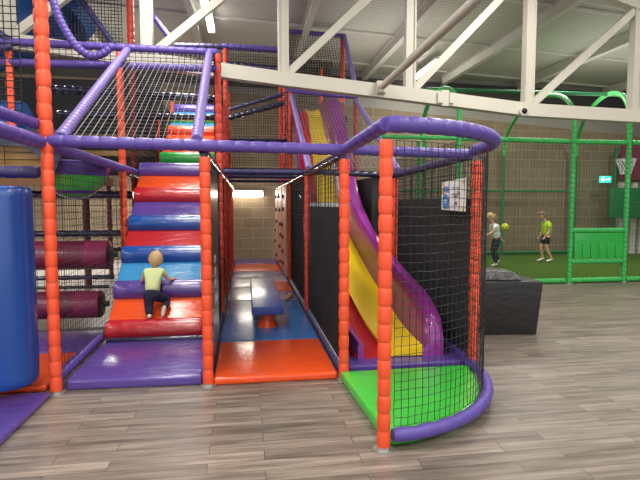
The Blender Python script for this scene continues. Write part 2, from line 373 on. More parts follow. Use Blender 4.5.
post(2.13, 4.42, 0, H, 'orange padded post laced with black net at the right of the slide bay', r=.05, cord=True)
post(2.16, 7.1, 0, 1.98, 'orange padded post at the back of the slide bay, just right of the nearest post', cord=True)
post(.87, 7.1, 0, H, 'red-orange post between the black net panels on the right of the passage', 'postred')
post(.87, 9.9, 0, 3.78, 'red-orange post rising from the passage to the left of the slide top', 'postred')
post(.87, 11.3, 0, 5.3, 'tall red-orange post behind the one left of the slide top', 'postred')
post(.87, 12.7, 0, 4.7, 'farthest tall red-orange post on the right side of the passage', 'postred')
post(.87, 14.1, 0, 2.0, 'red-orange end post of the passage beside the block wall', 'postred')
post(-.36, 7.1, 0, 3.64, 'red-orange post right of the padded stairs, holding the sloping net', 'postred')
post(-.36, 8.5, 0, 3.2, 'second red-orange post along the left side of the passage', 'postred')
post(-.36, 9.9, 0, 4.55, 'tall red-orange post left of the bare net window above the passage', 'postred')
post(-.36, 11.3, 0, 4.0, 'fourth red-orange post along the left side of the passage', 'postred')
post(-.36, 12.7, 0, 2.0, 'far red-orange post at the left of the lit block wall', 'postred')
post(-1.64, 7.1, 0, 3.6, 'orange padded post left of the padded stairs', 'post', r=.048)
post(-1.64, 9.9, 0, 3.3, 'thin red-orange post left of the upper flight, behind the tall red post', 'postred', r=.045)
post(-1.64, 11.9, 0, 3.9, 'short orange post beyond the top of the upper flight, left one', 'postred', r=.045)
post(-1.35, 12.6, 0, 4.0, 'short orange post beyond the top of the upper flight, right one', 'postred', r=.045)
post(-1.78, 8.5, 0, 5.6, 'tall red padded post reaching the top of the view left of the white truss upright', 'postred', r=.055)
post(-3.0, 7.1, 0, 3.6, 'orange padded post at the far left above the blue punch bag', 'post', r=.05, cord=True)
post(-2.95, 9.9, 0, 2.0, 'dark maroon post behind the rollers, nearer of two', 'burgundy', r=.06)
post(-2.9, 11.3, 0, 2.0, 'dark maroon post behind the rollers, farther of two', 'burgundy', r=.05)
post(2.18, 9.9, 2.1, 3.7, 'thin red post at the right of the slide top', 'postred', r=.045)
post(2.18, 11.3, 2.1, 5.3, 'tall red post at the right of the high slide tower', 'postred', r=.05)
post(1.9, 12.7, 2.1, 5.0, 'red post inside the slide tower below its top rail', 'postred', r=.045)

# ------------------------------------------------------------------ padded rails
def rail(pts, lab, m='rail', r=.05, seg=.135, grp=None, name='padded_rail', lace=False):
    if lace or True:
        mb = MB(); padded(mb, pts, r, seg, 12, .13)
    if not lace: return tag(mb.build(name, M[m]), lab, 'rail', grp)
    t = empty(name, pts[0], lab, 'rail', grp); mb.build('foam_sleeve', M[m], t)
    mb = MB()
    for p in path_resample(pts, .085)[1:]:
        mb.tube([p+V((0, -.05, .045))*(r/.05), p+V((.0, .0, .058))*(r/.05), p+V((0, .05, .045))*(r/.05)], .004, 4)
    mb.build('lacing', M['letter'], t)
    return t
ZB = 2.08
rail([(-1.6, 4.4, ZB+.035), (.87, 4.4, ZB)], 'long purple padded beam across the front above the stairs and passage', r=.05, seg=.135)
rail([(.95, 4.4, ZB), (2.05, 4.4, ZB-.02)], 'straight purple padded beam behind the curved rail of the slide bay', r=.045, seg=.13)
rail([(.87, 4.33, ZB), (.87, 3.08, ZB+.02)], 'purple padded rail from the passage post forward to the nearest post', r=.05, seg=.2)
def bay(a, ins=0): return (.87+(1.22-ins)*math.sin(a), 4.4-(1.36-ins)*math.cos(a))
curve = [(.87, 3.04)]+[bay(PI/2*k/24) for k in range(1, 25)]
rail([(x, y, ZB+.015) for x, y in curve], 'curved purple padded rail sweeping around the top of the slide bay', r=.053, seg=.13)
rail([(x, y, .1) for x, y in [(.93, 3.05)]+curve[2:]]+[(2.08, 4.42, .1)], 'curved purple padded kerb around the green mat on the floor', 'rail', r=.046, seg=.16)
rail([(2.11, 4.5, .11), (2.15, 7.0, .11)], 'purple floor kerb along the right side of the slide bay', r=.045)
rail([(2.1, 4.48, ZB-.02), (2.16, 7.1, ZB-.06)], 'dark purple rail running back along the right of the slide bay', 'raildark', r=.045)
rail([(.95, 7.1, ZB-.02), (2.14, 7.1, ZB-.06)], 'dark rail across the back of the slide bay above the slide', 'navy', r=.045)
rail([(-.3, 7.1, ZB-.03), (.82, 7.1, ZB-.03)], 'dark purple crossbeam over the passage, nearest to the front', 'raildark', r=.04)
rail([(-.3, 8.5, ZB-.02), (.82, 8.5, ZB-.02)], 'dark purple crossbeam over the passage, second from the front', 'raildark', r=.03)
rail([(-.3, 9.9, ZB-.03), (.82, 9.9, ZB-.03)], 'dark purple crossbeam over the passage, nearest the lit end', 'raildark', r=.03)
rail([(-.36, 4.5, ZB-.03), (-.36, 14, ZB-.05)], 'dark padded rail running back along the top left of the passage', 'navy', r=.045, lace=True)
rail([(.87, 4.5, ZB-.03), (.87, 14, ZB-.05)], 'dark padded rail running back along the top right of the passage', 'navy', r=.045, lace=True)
rail([(-.36, 4.5, .06), (-.36, 14, .06)], 'dark purple laced kerb along the left of the passage mats', 'raildark', r=.045, lace=True)
rail([(.87, 4.5, .06), (.87, 14, .06)], 'dark purple laced kerb along the right of the passage mats', 'raildark', r=.045, lace=True)
rail([(-1.6, 4.5, ZB), (-1.64, 8.0, ZB)], 'purple rail sloping away behind the front beam towards the stairs', 'rail', r=.05, seg=.07)
rail([(-1.62, 4.47, .11), (-1.625, 5.75, .12)], 'purple floor kerb along the left of the stair mat', r=.05)
rail([(-3.3, 7.1, 3.68), (-.36, 7.1, 3.66)], 'upper purple rail along the top of the sloping net', r=.052)
rail([(-3.3, 7.1, 3.42), (-.36, 7.1, 3.44)], 'lower purple rail just under the top of the sloping net', r=.05)
rail([(-2.93, 7.1, 3.66), (-3.5, 7.05, 4.05)], 'purple rail rising out of the frame at the upper left', 'raildark', r=.05)
rail([(-2.93, 7.0, 3.6), (-3.4, 6.8, 3.4)], 'purple rail dropping out of the frame at the upper left', 'raildark', r=.05)
rail([(-1.5, 4.42, 2.15), (-1.53, 7.05, 3.62)], 'lilac sloping padded bar at the left edge of the white-corded net', 'raillilac', r=.05, seg=.07)
rail([(-.41, 4.42, 2.15), (-.47, 7.05, 3.62)], 'lilac sloping padded bar at the right edge of the white-corded net', 'raillilac', r=.05, seg=.07)
rail([(.88, 7.05, 2.1), (.9, 9.9, 3.72)], 'lilac sloping bar down the left side of the slide net', 'raillilac', r=.045, seg=.08)
rail([(2.18, 7.05, 2.1), (2.18, 9.9, 3.66)], 'lilac sloping bar down the right side of the slide net', 'raillilac', r=.045, seg=.08)
rail([(.8, 9.9, 3.8), (2.22, 9.9, 3.72)], 'thin purple rail across the top of the slide', 'rail', r=.045)
rail([(.87, 11.3, 5.4), (2.22, 11.3, 5.36)], 'purple rail across the very top of the slide tower', 'rail', r=.05)
rail([(.9, 11.2, 5.34), (.9, 10.0, 3.85)], 'steep lilac bar on the left of the slide tower top', 'raillilac', r=.045, seg=.08)
rail([(2.2, 11.2, 5.34), (2.22, 9.95, 3.8)], 'steep lilac bar on the right of the slide tower top', 'raillilac', r=.045, seg=.08)
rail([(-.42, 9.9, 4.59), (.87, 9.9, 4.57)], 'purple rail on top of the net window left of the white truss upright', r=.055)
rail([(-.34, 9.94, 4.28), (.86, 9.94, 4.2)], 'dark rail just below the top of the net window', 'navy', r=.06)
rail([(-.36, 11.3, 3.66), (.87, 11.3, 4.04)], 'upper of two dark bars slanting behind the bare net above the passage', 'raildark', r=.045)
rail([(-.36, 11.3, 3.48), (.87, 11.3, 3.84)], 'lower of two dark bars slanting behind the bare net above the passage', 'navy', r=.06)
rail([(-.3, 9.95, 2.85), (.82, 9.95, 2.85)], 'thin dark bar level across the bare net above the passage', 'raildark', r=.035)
rail([(-1.64, 4.4, 2.1), (-1.62, 2.95, 2.1)], 'thick purple rail coming forward from the front corner post at left', r=.056, seg=.17)
rail([(-1.68, 4.42, 2.25), (-1.7, 2.95, 2.22)], 'slimmer ribbed purple rail lying above the thick one at left', r=.045, seg=.07)
post(-1.62, 2.9, 0, 2.2, 'orange padded post out at the front left end of the purple rail')
rail([(-3.3, 4.4, 1.86), (-1.67, 4.4, 1.86)], 'purple crossbar the blue punch bag hangs from', 'raildark', r=.05)
post(-3.3, 4.4, 0, 2.0, 'orange padded post at the far left end of the punch bag bar')
rail([(-3.6, 7.2, 1.2), (-1.7, 7.2, 1.2)], 'dark navy rail above the upper magenta roller', 'navy', r=.045)
rail([(-3.6, 8.0, 1.74), (-1.7, 8.0, 1.74)], 'dark navy rail below the striped fabric bowl', 'navy', r=.06)
rail([(-3.4, 6.75, .66), (-1.7, 6.75, .66)], 'dark bar between the two magenta rollers', 'navy', r=.03)
rail([(-3.4, 8.6, .72), (-1.7, 8.6, .9)], 'sloping dark bar behind the two magenta rollers', 'navy', r=.04)
rail([(-3.5, 6.35, .6), (-1.66, 6.35, .6)], 'thin dark bar just over the lower magenta roller', 'black', r=.02)
def curvepts(cp, n=40):
    out = []; cp = [V(p) for p in cp]; cp = [2*cp[0]-cp[1]]+cp+[2*cp[-1]-cp[-2]]
    for i in range(1, len(cp)-2):
        for k in range(8):
            t = k/8; a, b, c, d = cp[i-1:i+3]
            out.append(.5*((2*b)+(c-a)*t+(2*a-5*b+4*c-d)*t*t+(3*b-a-3*c+d)*t**3))
    return out+[cp[-2]]
rail(curvepts([(-2.42, 6.9, 4.5), (-2.37, 6.9, 4.16), (-2.3, 6.9, 3.92), (-2.13, 6.9, 3.62), (-1.95, 6.9, 3.49), (-1.8, 6.9, 3.52), (-1.68, 6.92, 3.64)]), 'big purple hoop rail curving down at the upper left', r=.05, seg=.06)
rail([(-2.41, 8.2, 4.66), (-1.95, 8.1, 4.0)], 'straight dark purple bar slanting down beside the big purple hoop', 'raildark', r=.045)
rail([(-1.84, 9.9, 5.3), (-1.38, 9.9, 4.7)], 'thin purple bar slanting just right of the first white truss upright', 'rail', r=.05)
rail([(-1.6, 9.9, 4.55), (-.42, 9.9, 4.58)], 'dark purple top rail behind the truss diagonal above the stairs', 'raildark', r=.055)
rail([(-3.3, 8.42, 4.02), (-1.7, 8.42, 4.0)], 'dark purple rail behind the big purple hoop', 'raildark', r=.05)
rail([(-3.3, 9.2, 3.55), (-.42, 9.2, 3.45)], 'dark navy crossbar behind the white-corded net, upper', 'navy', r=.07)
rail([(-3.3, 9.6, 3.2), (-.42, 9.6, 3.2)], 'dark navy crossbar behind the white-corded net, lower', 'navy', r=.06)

# ------------------------------------------------------------------ nets
def net(fn, nu, nv, lab, m='cord', r=.004, segu=1, segv=1, grp=None, diag=False, sag=.004, r2=None):
    mb = MB()
    J = lambda p: V(p)+V((random.uniform(-sag, sag), random.uniform(-sag, sag), random.uniform(-sag, sag)))
    if diag:
        for k in range(-nv+1, nu):
            a0 = max(0, k); a1 = min(nu, k+nv)
            mb.tube([J(fn(a0/nu, (a0-k)/nv)), J(fn(a1/nu, (a1-k)/nv))], r, 3, False)
        for k in range(1, nu+nv):
            a0 = max(0, k-nv); a1 = min(nu, k)
            mb.tube([J(fn(a0/nu, (k-a0)/nv)), J(fn(a1/nu, (k-a1)/nv))], r, 3, False)
    else:
        for i in range(nu+1): mb.tube([J(fn(i/nu, j/segv)) for j in range(segv+1)], r, 3, False)
        for j in range(nv+1): mb.tube([J(fn(i/segu, j/nv)) for i in range(segu+1)], r2 or r, 3, False)
    return tag(mb.build('safety_net', M[m], smooth=False), lab, 'net', grp)
def quad(a, b, c, d):
    a, b, c, d = map(V, (a, b, c, d)); return lambda u, v: (a.lerp(b, u)).lerp(d.lerp(c, u), v)
net(quad((-1.47, 4.42, 2.14), (-.46, 4.42, 2.14), (-.5, 7.03, 3.6), (-1.5, 7.03, 3.6)), 17, 32, 'net of pale grey cords sloping up above the front beam', 'cordgrey', .0032, r2=.0016)
net(quad((-3.25, 7.08, 3.45), (-.4, 7.08, 3.46), (-.4, 7.08, 3.64), (-3.25, 7.08, 3.66)), 36, 4, 'narrow net strip between the two upper purple rails', 'cord', .005)
net(quad((-1.6, 4.5, .15), (-1.64, 7.05, .15), (-1.64, 7.05, 2.02), (-1.6, 4.5, 2.02)), 40, 30, 'black net on the left side of the purple stair mat', r=.0026, sag=.002)
net(quad((-.36, 4.5, .12), (-.36, 14, .12), (-.36, 14, 2.0), (-.36, 4.5, 2.0)), 150, 36, 'black net wall along the left of the passage', r=.004)
net(quad((.87, 7.2, .12), (.87, 14, .12), (.87, 14, 2.0), (.87, 7.2, 2.0)), 110, 36, 'black net wall along the far right of the passage', r=.004)
net(quad((.87, 4.5, .12), (.87, 7.05, .12), (.87, 7.05, 2.02), (.87, 4.5, 2.02)), 52, 38, 'black net wall between the passage and the slide', r=.0035)
net(lambda u, v: (*bay(PI/2*(.04+.95*u), .04), lerp(.14, 2.0, v)), 34, 31, 'black square-mesh net curving around the slide bay', r=.0026, segu=20, segv=14, sag=.004)
net(quad((2.1, 4.5, .15), (2.15, 7.05, .15), (2.15, 7.05, 2.02), (2.1, 4.5, 2.02)), 44, 32, 'black net up the right wall of the slide bay', r=.0035)
net(quad((.93, 7.1, 2.12), (2.13, 7.1, 2.12), (2.13, 9.88, 3.66), (.93, 9.88, 3.7)), 20, 34, 'grey-corded net sloping over the slide', 'cordgrey', .004)
net(quad((.92, 10, 3.85), (2.17, 10, 3.8), (2.17, 11.25, 5.32), (.92, 11.25, 5.34)), 22, 30, 'dark net sloping up the top of the slide tower', r=.006)
net(quad((.92, 12.7, 3.4), (2.17, 12.7, 3.4), (2.17, 12.7, 5.2), (.92, 12.7, 5.2)), 20, 28, 'dark net behind the top of the slide tower', r=.01)
net(quad((-.3, 9.9, 2.1), (.82, 9.9, 2.1), (.82, 9.9, 4.62), (-.3, 9.9, 4.62)), 24, 50, 'fine dark net window above the passage', r=.0045)
net(quad((-.3, 7.1, 2.1), (.82, 7.1, 2.1), (.82, 9.85, 2.12), (-.3, 9.85, 2.12)), 22, 40, 'black net ceiling over the passage', r=.0045)
net(quad((-3.3, 4.42, 2.3), (-1.78, 4.42, 2.3), (-1.78, 4.42, 4.4), (-3.3, 4.42, 4.4)), 26, 36, 'black net at the upper left beside the tall corner post', r=.005)
net(quad((-3.2, 8.45, 4.05), (-1.9, 8.45, 4.05), (-1.9, 8.45, 5.5), (-3.2, 8.45, 5.5)), 26, 28, 'dark net behind the big purple hoop', r=.007)
net(quad((-1.62, 7.2, 2.1), (-1.62, 12, 2.1), (-1.62, 12, 3.6), (-1.62, 7.2, 3.6)), 60, 22, 'dark net along the left of the upper flight', r=.006)
net(quad((-.42, 7.2, 2.1), (-.42, 12, 2.1), (-.42, 12, 3.6), (-.42, 7.2, 3.6)), 60, 22, 'dark net along the right of the upper flight', r=.006)
# nets lower left, behind the rollers
net(quad((-3.6, 8.7, .1), (-1.7, 8.7, .1), (-1.7, 8.7, 2.0), (-3.6, 8.7, 2.0)), 18, 18, 'black net behind the magenta rollers', r=.004)

def panel(a, b, name, lab, cat, m, grp=None, bev=.0, **k):
    return tag(MB().box(a, b).build(name, M[m], bevel=bev, **k), lab, cat, grp)
# black mesh fabric screens
t = empty('fabric_screen', (.9, 5.8, .12), 'black fabric screen between the passage and the slide with white laced top', 'screen')
MB().box((.895, 4.5, .12), (.905, 7.0, 1.58)).build('fabric', M['scrim'], t)
mb = MB()
for q in range(46):
    y = 4.52+q*.054; mb.tube([(.885, y, 1.57), (.9, y+.03, 1.615), (.915, y+.054, 1.57)], .006, 4)
mb.build('lacing', M['letter'], t)
panel((.895, 7.2, .12), (.905, 9.8, 1.95), 'fabric_screen', 'black fabric screen on the passage right side between the two red posts', 'screen', 'scrim')
tag(MB().add([(2.12, 4.5, .14), (2.17, 7.0, .14), (2.17, 7.0, 1.66), (2.12, 4.5, 1.66), (2.13, 4.5, .14), (2.18, 7.0, .14), (2.18, 7.0, 1.66), (2.13, 4.5, 1.66)], [(0,1,2,3),(7,6,5,4),(0,1,5,4),(1,2,6,5),(2,3,7,6),(3,0,4,7)]).build('fabric_screen', M['scrim'], smooth=False), 'large black fabric screen on the right wall of the slide bay', 'screen')
panel((1.82, 7.13, .1), (2.1, 7.14, 1.98), 'fabric_screen', 'narrow black fabric screen right of the slide, facing the camera', 'screen', 'scrim')
panel((1.95, 7.2, 0), (1.96, 9.85, 2.02), 'fabric_screen', 'black fabric screen running back along the right side of the slide', 'screen', 'scrim')
t = empty('black_banner', (-.37, 5.2, .1), 'narrow black banner with white characters hung left of the passage', 'banner')
MB().box((-.325, 4.62, .1), (-.315, 5.7, 1.95)).build('fabric', M['black'], t)
mb = MB()
def stroke(mb, y, z, w_, h, x=-.309): mb.box((x, y-w_/2, z-h/2), (x+.004, y+w_/2, z+h/2))
for z in (1.06, .94, .82):
    mb = MB(); stroke(mb, 5.0, z+.03, .2, .016); stroke(mb, 5.08, z, .03, .06); stroke(mb, 4.94, z-.01, .03, .05); mb.build('character', M['letter'], t, smooth=False)
mb = MB()
stroke(mb, 5.0, .71, .2, .022); stroke(mb, 5.0, .64, .2, .018); stroke(mb, 5.08, .675, .03, .07); stroke(mb, 4.92, .675, .03, .04)
mb.build('character', M['letter'], t)

# ------------------------------------------------------------------ mats
def mat_slab(poly, z0, z1, lab, m, bev=.025, name='floor_mat', grp=None):
    return tag(MB().prism(poly, z0, z1).build(name, M[m], bevel=bev), lab, 'mat', grp)
R4 = lambda x0, x1, y0, y1: [(x0, y0), (x1, y0), (x1, y1), (x0, y1)]
mat_slab([(-1.55, 4.46), (-.4, 4.43), (-.4, 5.66), (-1.56, 5.66)], 0, .09, 'purple padded mat at the foot of the stairs', 'purple')
mat_slab(R4(-1.53, -.41, 5.64, 5.74), .0, .13, 'dark blue padded sill between the purple mat and the stairs', 'navy', .02)
ms = [(-.30, .81, 4.40, 5.58, 'orange', 'orange padded mat at the mouth of the passage'), (-.30, .81, 5.6, 7.95, 'matblue', 'blue padded mat under the long bench'),
      (-.30, .27, 7.97, 9.3, 'pale', 'mat left of the bench end, coloured with its pale sheen'), (.28, .81, 7.97, 8.8, 'lilac', 'mat beside the two small tan balls, coloured with its lilac sheen'),
      (.28, .81, 8.82, 9.9, 'orange', 'small orange mat at the right side of the passage'), (-.30, .27, 9.32, 10.6, 'pale', 'pale shiny mat beyond the bench on the left, sheen put into its colour'),
      (-.30, .81, 10.62, 11.5, 'lilac', 'pale lilac mat across the passage beyond the bench, sheen put into its colour'), (-.30, .81, 11.52, 12.9, 'orange', 'far orange mat across the passage'),
      (-.30, .81, 12.92, 14.2, 'purple', 'far purple mat at the end of the passage')]
for x0, x1, y0, y1, m, lab in ms:
    if lab.startswith('pale lilac'): mat_slab(R4(x0, x1, y0, y1), 0, .07, lab, m)
    elif lab.startswith('pale shiny mat beyond'): mat_slab([(x0, y0), (x1, y0), (x1, 9.92), (.81, 9.92), (.81, y1), (x0, y1)], 0, .07, lab, m)
    else: mat_slab(R4(x0, x1, y0, y1), 0, .07, lab, m)
mat_slab([(.83, 4.36), (.9, 3.12)]+[bay(PI/2*k/20, .06) for k in range(1, 20)]+[(2.1, 4.3), (2.1, 4.38)], 0, .09, 'bright green quarter-round mat in front of the slide', 'lime')
mat_slab(R4(.93, 2.12, 4.47, 5.1), 0, .1, 'dark purple mat at the foot of the slide', 'purple')
mat_slab(R4(-3.6, -1.62, 2.2, 4.33), 0, .05, 'purple mat under the blue punch bag', 'purple', .02)
mat_slab(R4(-3.6, -1.70, 4.46, 5.45), 0, .06, 'orange mat behind the blue punch bag', 'orange')
mat_slab(R4(-3.6, -1.70, 5.47, 6.35), 0, .07, 'purple mat behind the orange mat at left', 'purple')

# ------------------------------------------------------------------ stairs of bolsters and sloping pads
def flight(y0, z0, dy, dz, n, rc, pc, x0, x1, lab, r=.125):
    t = empty('padded_staircase', ((x0+x1)/2, y0, 0 if z0 < 1 else z0-.2), lab, 'stairs')
    for k in range(n):
        y = y0+k*dy; z = z0+k*dz; mb = MB()
        P, R = [], []
        for q in range(7):
            xx = lerp(x0, x1, q/6); P.append((xx, y, z)); R.append(r)
        P[0] = (x0, y, z); R[0] = r*.9; P.insert(1, (x0+.02, y, z)); R.insert(1, r); P.insert(-1, (x1-.02, y, z)); R.insert(-1, r); R[-1] = r*.9
        mb.tube(P, R, 24); mb.build('bolster', M[rc[k]], t)
        if k < n-1:
            y2, z2 = y+dy, z+dz; mb = MB(); o = .055
            a = V((0, y, z+o+.02)); b = V((0, y2, z2-.02)); d = V((0, -.0, -.1))
            vs = [(x0, *(p)[1:]) for p in (a, b, b+d, a+d)]+[(x1, *(p)[1:]) for p in (a, b, b+d, a+d)]
            mb.add(vs, [(0,1,2,3),(7,6,5,4),(0,1,5,4),(1,2,6,5),(2,3,7,6),(3,0,4,7)]); mb.build('sloping_pad', M[pc[k]], t, bevel=.015)
    ys, zs = y0+n*dy-dy, z0+n*dz-dz
    mb = MB(); mb.add([(x0+.02, y0, max(0.01, z0-.2)), (x0+.02, ys, zs-.12), (x0+.02, ys, zs-.2), (x0+.02, y0+.25, max(0.01, z0-.2)),
                       (x1-.02, y0, max(0.01, z0-.2)), (x1-.02, ys, zs-.12), (x1-.02, ys, zs-.2), (x1-.02, y0+.25, max(0.01, z0-.2))],
                      [(0,1,2,3),(7,6,5,4),(0,1,5,4),(1,2,6,5),(2,3,7,6),(3,0,4,7)]); mb.build('base_board', M['navy'], t)
    return t
flight(5.87, .165, .41, .388, 6, ['red', 'purple', 'blue', 'blue', 'red', 'purple'], ['orange', 'sky', 'red', 'purple', 'orange'], -1.57, -.41,
       'lower staircase of colourful bolsters and sloping pads the toddler climbs')
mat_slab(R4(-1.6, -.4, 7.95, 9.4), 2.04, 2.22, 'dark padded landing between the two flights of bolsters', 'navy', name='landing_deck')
flight(9.45, 2.42, .5, .31, 5, ['green', 'red', 'orange', 'green', 'purple'], ['orange', 'orange', 'sky', 'sky'], -1.52, -.5,
       'upper staircase of green, orange, blue and purple bolsters behind the front beam')

# bench on the blue mat
t = empty('padded_bench', (.25, 6.2, .07), 'long blue padded bench on an orange foot in the passage', 'bench')
MB().add([(.06, 6.05, .25), (.445, 6.05, .25), (.44, 8.45, .25), (.06, 8.45, .25), (.06, 6.05, .35), (.445, 6.05, .35), (.44, 8.45, .35), (.06, 8.45, .35)],
         [(3,2,1,0),(4,5,6,7),(0,1,5,4),(1,2,6,5),(2,3,7,6),(3,0,4,7)]).build('bench_top', M['bag'], t, bevel=.015)
for y in (6.25, 8.3):
    mb = MB(); mb.tube([(.25, y, .07), (.25, y, .1), (.25, y, .17), (.25, y, .25)], [.13, .12, .09, .12], 20); mb.build('foot', M['orange'], t)
for x, y in ((.64, 7.9), (.7, 8.1)):
    tag(MB().sphere((x, y, .11), .04).build('foam_ball', M['tan']), 'small tan ball on the mat right of the bench, %s of two' % ('nearer' if y < 8 else 'farther'), 'ball', 'tan balls in the passage')
# climbing wall on right of passage
t = empty('climbing_wall', (.8, 12, .1), 'pale climbing panel with dark holds on the right of the passage', 'climbing wall')
for y0 in (10.1, 11.45, 12.85): MB().box((.80, y0, .12), (.83, y0+1.1, 1.98)).build('board', M['holdpanel'], t, bevel=.005)
for y0 in (10.1, 11.45, 12.85):
    for q in range(6):
        yy = y0+.15+random.random()*.8; zz = .25+q*.29+random.random()*.1
        MB().sphere((.785, yy, zz), .05, 8, 6, (.6, 1, 1)).build('climbing_hold', M['hold'], t)

# ------------------------------------------------------------------ slide
prof = [(10.3, 3.48), (10.0, 3.42), (9.5, 3.05), (9.0, 2.57), (8.65, 2.2), (8.35, 1.86), (8.0, 1.55), (7.5, 1.22), (6.8, .84), (6.3, .62), (5.9, .47), (5.5, .32), (5.1, .2), (4.66, .14)]
def sx(y, x):
    b = x+.22*max(0, min(1, (7.5-y)/2.8)); ks = [(.84, .93), (1.0, 1.0), (1.1, 1.2), (1.5, 1.46), (1.75, 1.95)]
    t = x
    for (a, c), (a2, c2) in zip(ks, ks[1:]):
        if a <= x <= a2: t = c+(c2-c)*(x-a)/(a2-a)
    k = max(0, min(1, (y-6.8)/2.8)); return b*(1-k)+t*k
pr = []
for i in range(len(prof)-1):
    for k in range(4):
        f_ = k/4; pr.append((lerp(prof[i][0], prof[i+1][0], f_), lerp(prof[i][1], prof[i+1][1], f_)))
pr.append(prof[-1])
def smooth(l):
    return [l[0]]+[((l[i-1][0]+2*l[i][0]+l[i+1][0])/4, (l[i-1][1]+2*l[i][1]+l[i+1][1])/4) for i in range(1, len(l)-1)]+[l[-1]]
for _ in range(4): pr = smooth(pr)
pr = pr[:-4]+[(lerp(pr[-5+q//2][0], pr[-4+q//2][0], (q%2)/2), lerp(pr[-5+q//2][1], pr[-4+q//2][1], (q%2)/2)) for q in range(1, 8)]+[pr[-1]]
def sweep(sec):
    """closed section [(dx, dz)], swept down the slide profile; sec may be a function of t"""
    mb = MB(); n = None; N = len(pr)
    for i, (y, z) in enumerate(pr):
        s_ = sec(i/(N-1)) if callable(sec) else sec; n = len(s_)
        mb.v += [V((sx(y, x), y, z+dz)) for x, dz in s_]
    for i in range(N-1):
        for k in range(n):
            k2 = (k+1) % n; mb.f.append((i*n+k, i*n+k2, (i+1)*n+k2, (i+1)*n+k))
    mb.f.append(tuple(range(n))); mb.f.append(tuple((N-1)*n+k for k in range(n))[::-1]); return mb
sl = empty('bumpy_slide', (1.3, 4.7, 0), 'tall double slide with yellow and red lanes and a purple side', 'slide')
def lane(x0, x1, d=.0):
    pts = [(lerp(x0, x1, q/8), .03*(2*q/8-1)**2*1.2+d) for q in range(9)]
    return pts+[(x1, -.06+d), (x0, -.06+d)]
sweep(lane(1.1, 1.5, .03)).build('yellow_lane', M['plast_yellow'], sl)
sweep(lane(.9, 1.1)).build('red_lane', M['plast_red'], sl)
def rwall(t):
    h = lerp(.3, .5, min(1, t*1.2)) if t < .82 else .5-.34*(1-math.sqrt(max(0, 1-((t-.82)/.18)**2)))
    return [(1.5, -.06), (1.5, .05), (1.57, h-.05), (1.59, h), (1.68, h+.0), (1.71, h-.03), (1.71, min(-.1, .05-.1))]
def rin(t):
    r_ = rwall(t); return [(1.493, .045), (1.493, .06), (1.562, r_[2][1]), (1.574, r_[2][1]), (1.515, .05)]
sweep(rwall).build('side_wall', M['plast_purple'], sl)
sweep(rin).build('inner_face', M['plast_inner'], sl)
sweep([(.84, -.1), (.84, .08), (.85, .11), (.89, .11), (.9, .08), (.9, -.1)]).build('side_wall', M['plast_purple'], sl)
# legs and end block under the exit
MB().add([(1.03, 4.72, .1), (1.05, 4.72, .13), (1.88, 4.72, .13), (1.9, 4.72, .1), (1.03, 5.6, .1), (1.05, 5.6, .2), (1.86, 5.6, .2), (1.88, 5.6, .1)],
         [(0,1,2,3),(7,6,5,4),(0,1,5,4),(1,2,6,5),(2,3,7,6),(3,0,4,7)]).build('exit_block', M['plast_red'], sl)
mat_slab(R4(.93, 2.1, 10.3, 11.3), 3.3, 3.42, 'dark deck at the top of the slide', 'navy', name='landing_deck')

# ------------------------------------------------------------------ sign on the net
t = empty('notice_sign', (2.1, 5.0, 1.54), 'white notice sign with blue roundel tied to the right net of the slide bay', 'sign')
MB().add([(2.06, 5.09, 1.54), (2.05, 4.49, 1.53), (2.05, 4.49, 1.85), (2.06, 5.09, 1.83), (2.068, 5.09, 1.54), (2.058, 4.49, 1.53), (2.058, 4.49, 1.85), (2.068, 5.09, 1.83)],
         [(0,1,2,3),(7,6,5,4),(0,1,5,4),(1,2,6,5),(2,3,7,6),(3,0,4,7)]).build('board', M['signwhite'], t, smooth=False)
def disc(y, z, r, n=24, sy=1, sz=1): return [(y-.26+r*sy*math.cos(2*PI*k/n), z+r*sz*math.sin(2*PI*k/n)) for k in range(n)]
def flat(polys, x=2.045, th=.004):
    mb = MB()
    for p in polys:
        n = len(p); mb.add([(x, y, z) for y, z in p]+[(x+th, y, z) for y, z in p], [tuple(range(n)), tuple(range(n, 2*n))[::-1]]+[(i, (i+1) % n, n+(i+1) % n, n+i) for i in range(n)])
    return mb
rc = lambda y, z, w_, h: [(y-w_/2-.26, z-h/2), (y+w_/2-.26, z-h/2), (y+w_/2-.26, z+h/2), (y-w_/2-.26, z+h/2)]
flat([disc(5.22, 1.63, .075)]).build('roundel', M['ink_blue'], t)
flat([rc(5.2, 1.755, .09, .05)]).build('figure', M['ink_blue'], t)
flat([rc(5.29, 1.735, .035, .07), disc(5.31, 1.81, .012, 10)]).build('figure', M['ink_orange'], t)
flat([rc(5.22, 1.64, .08, .01), rc(5.22, 1.615, .06, .01)], x=2.04).build('lettering', M['signwhite'], t)
flat([rc(4.98-.06, 1.76, .05, .008), rc(5.02, 1.765, .05, .008), rc(4.96, 1.70, .2, .01), rc(4.92, 1.72, .02, .02), rc(4.97, 1.68, .1, .008), rc(4.95, 1.61, .03, .03), rc(4.99, 1.6, .01, .02)]).build('lettering', M['ink_grey'], t)
flat([rc(4.79, 1.81, .05, .04), rc(4.79, 1.55, .04, .04)]).build('corner_mark', M['ink_yellow'], t)

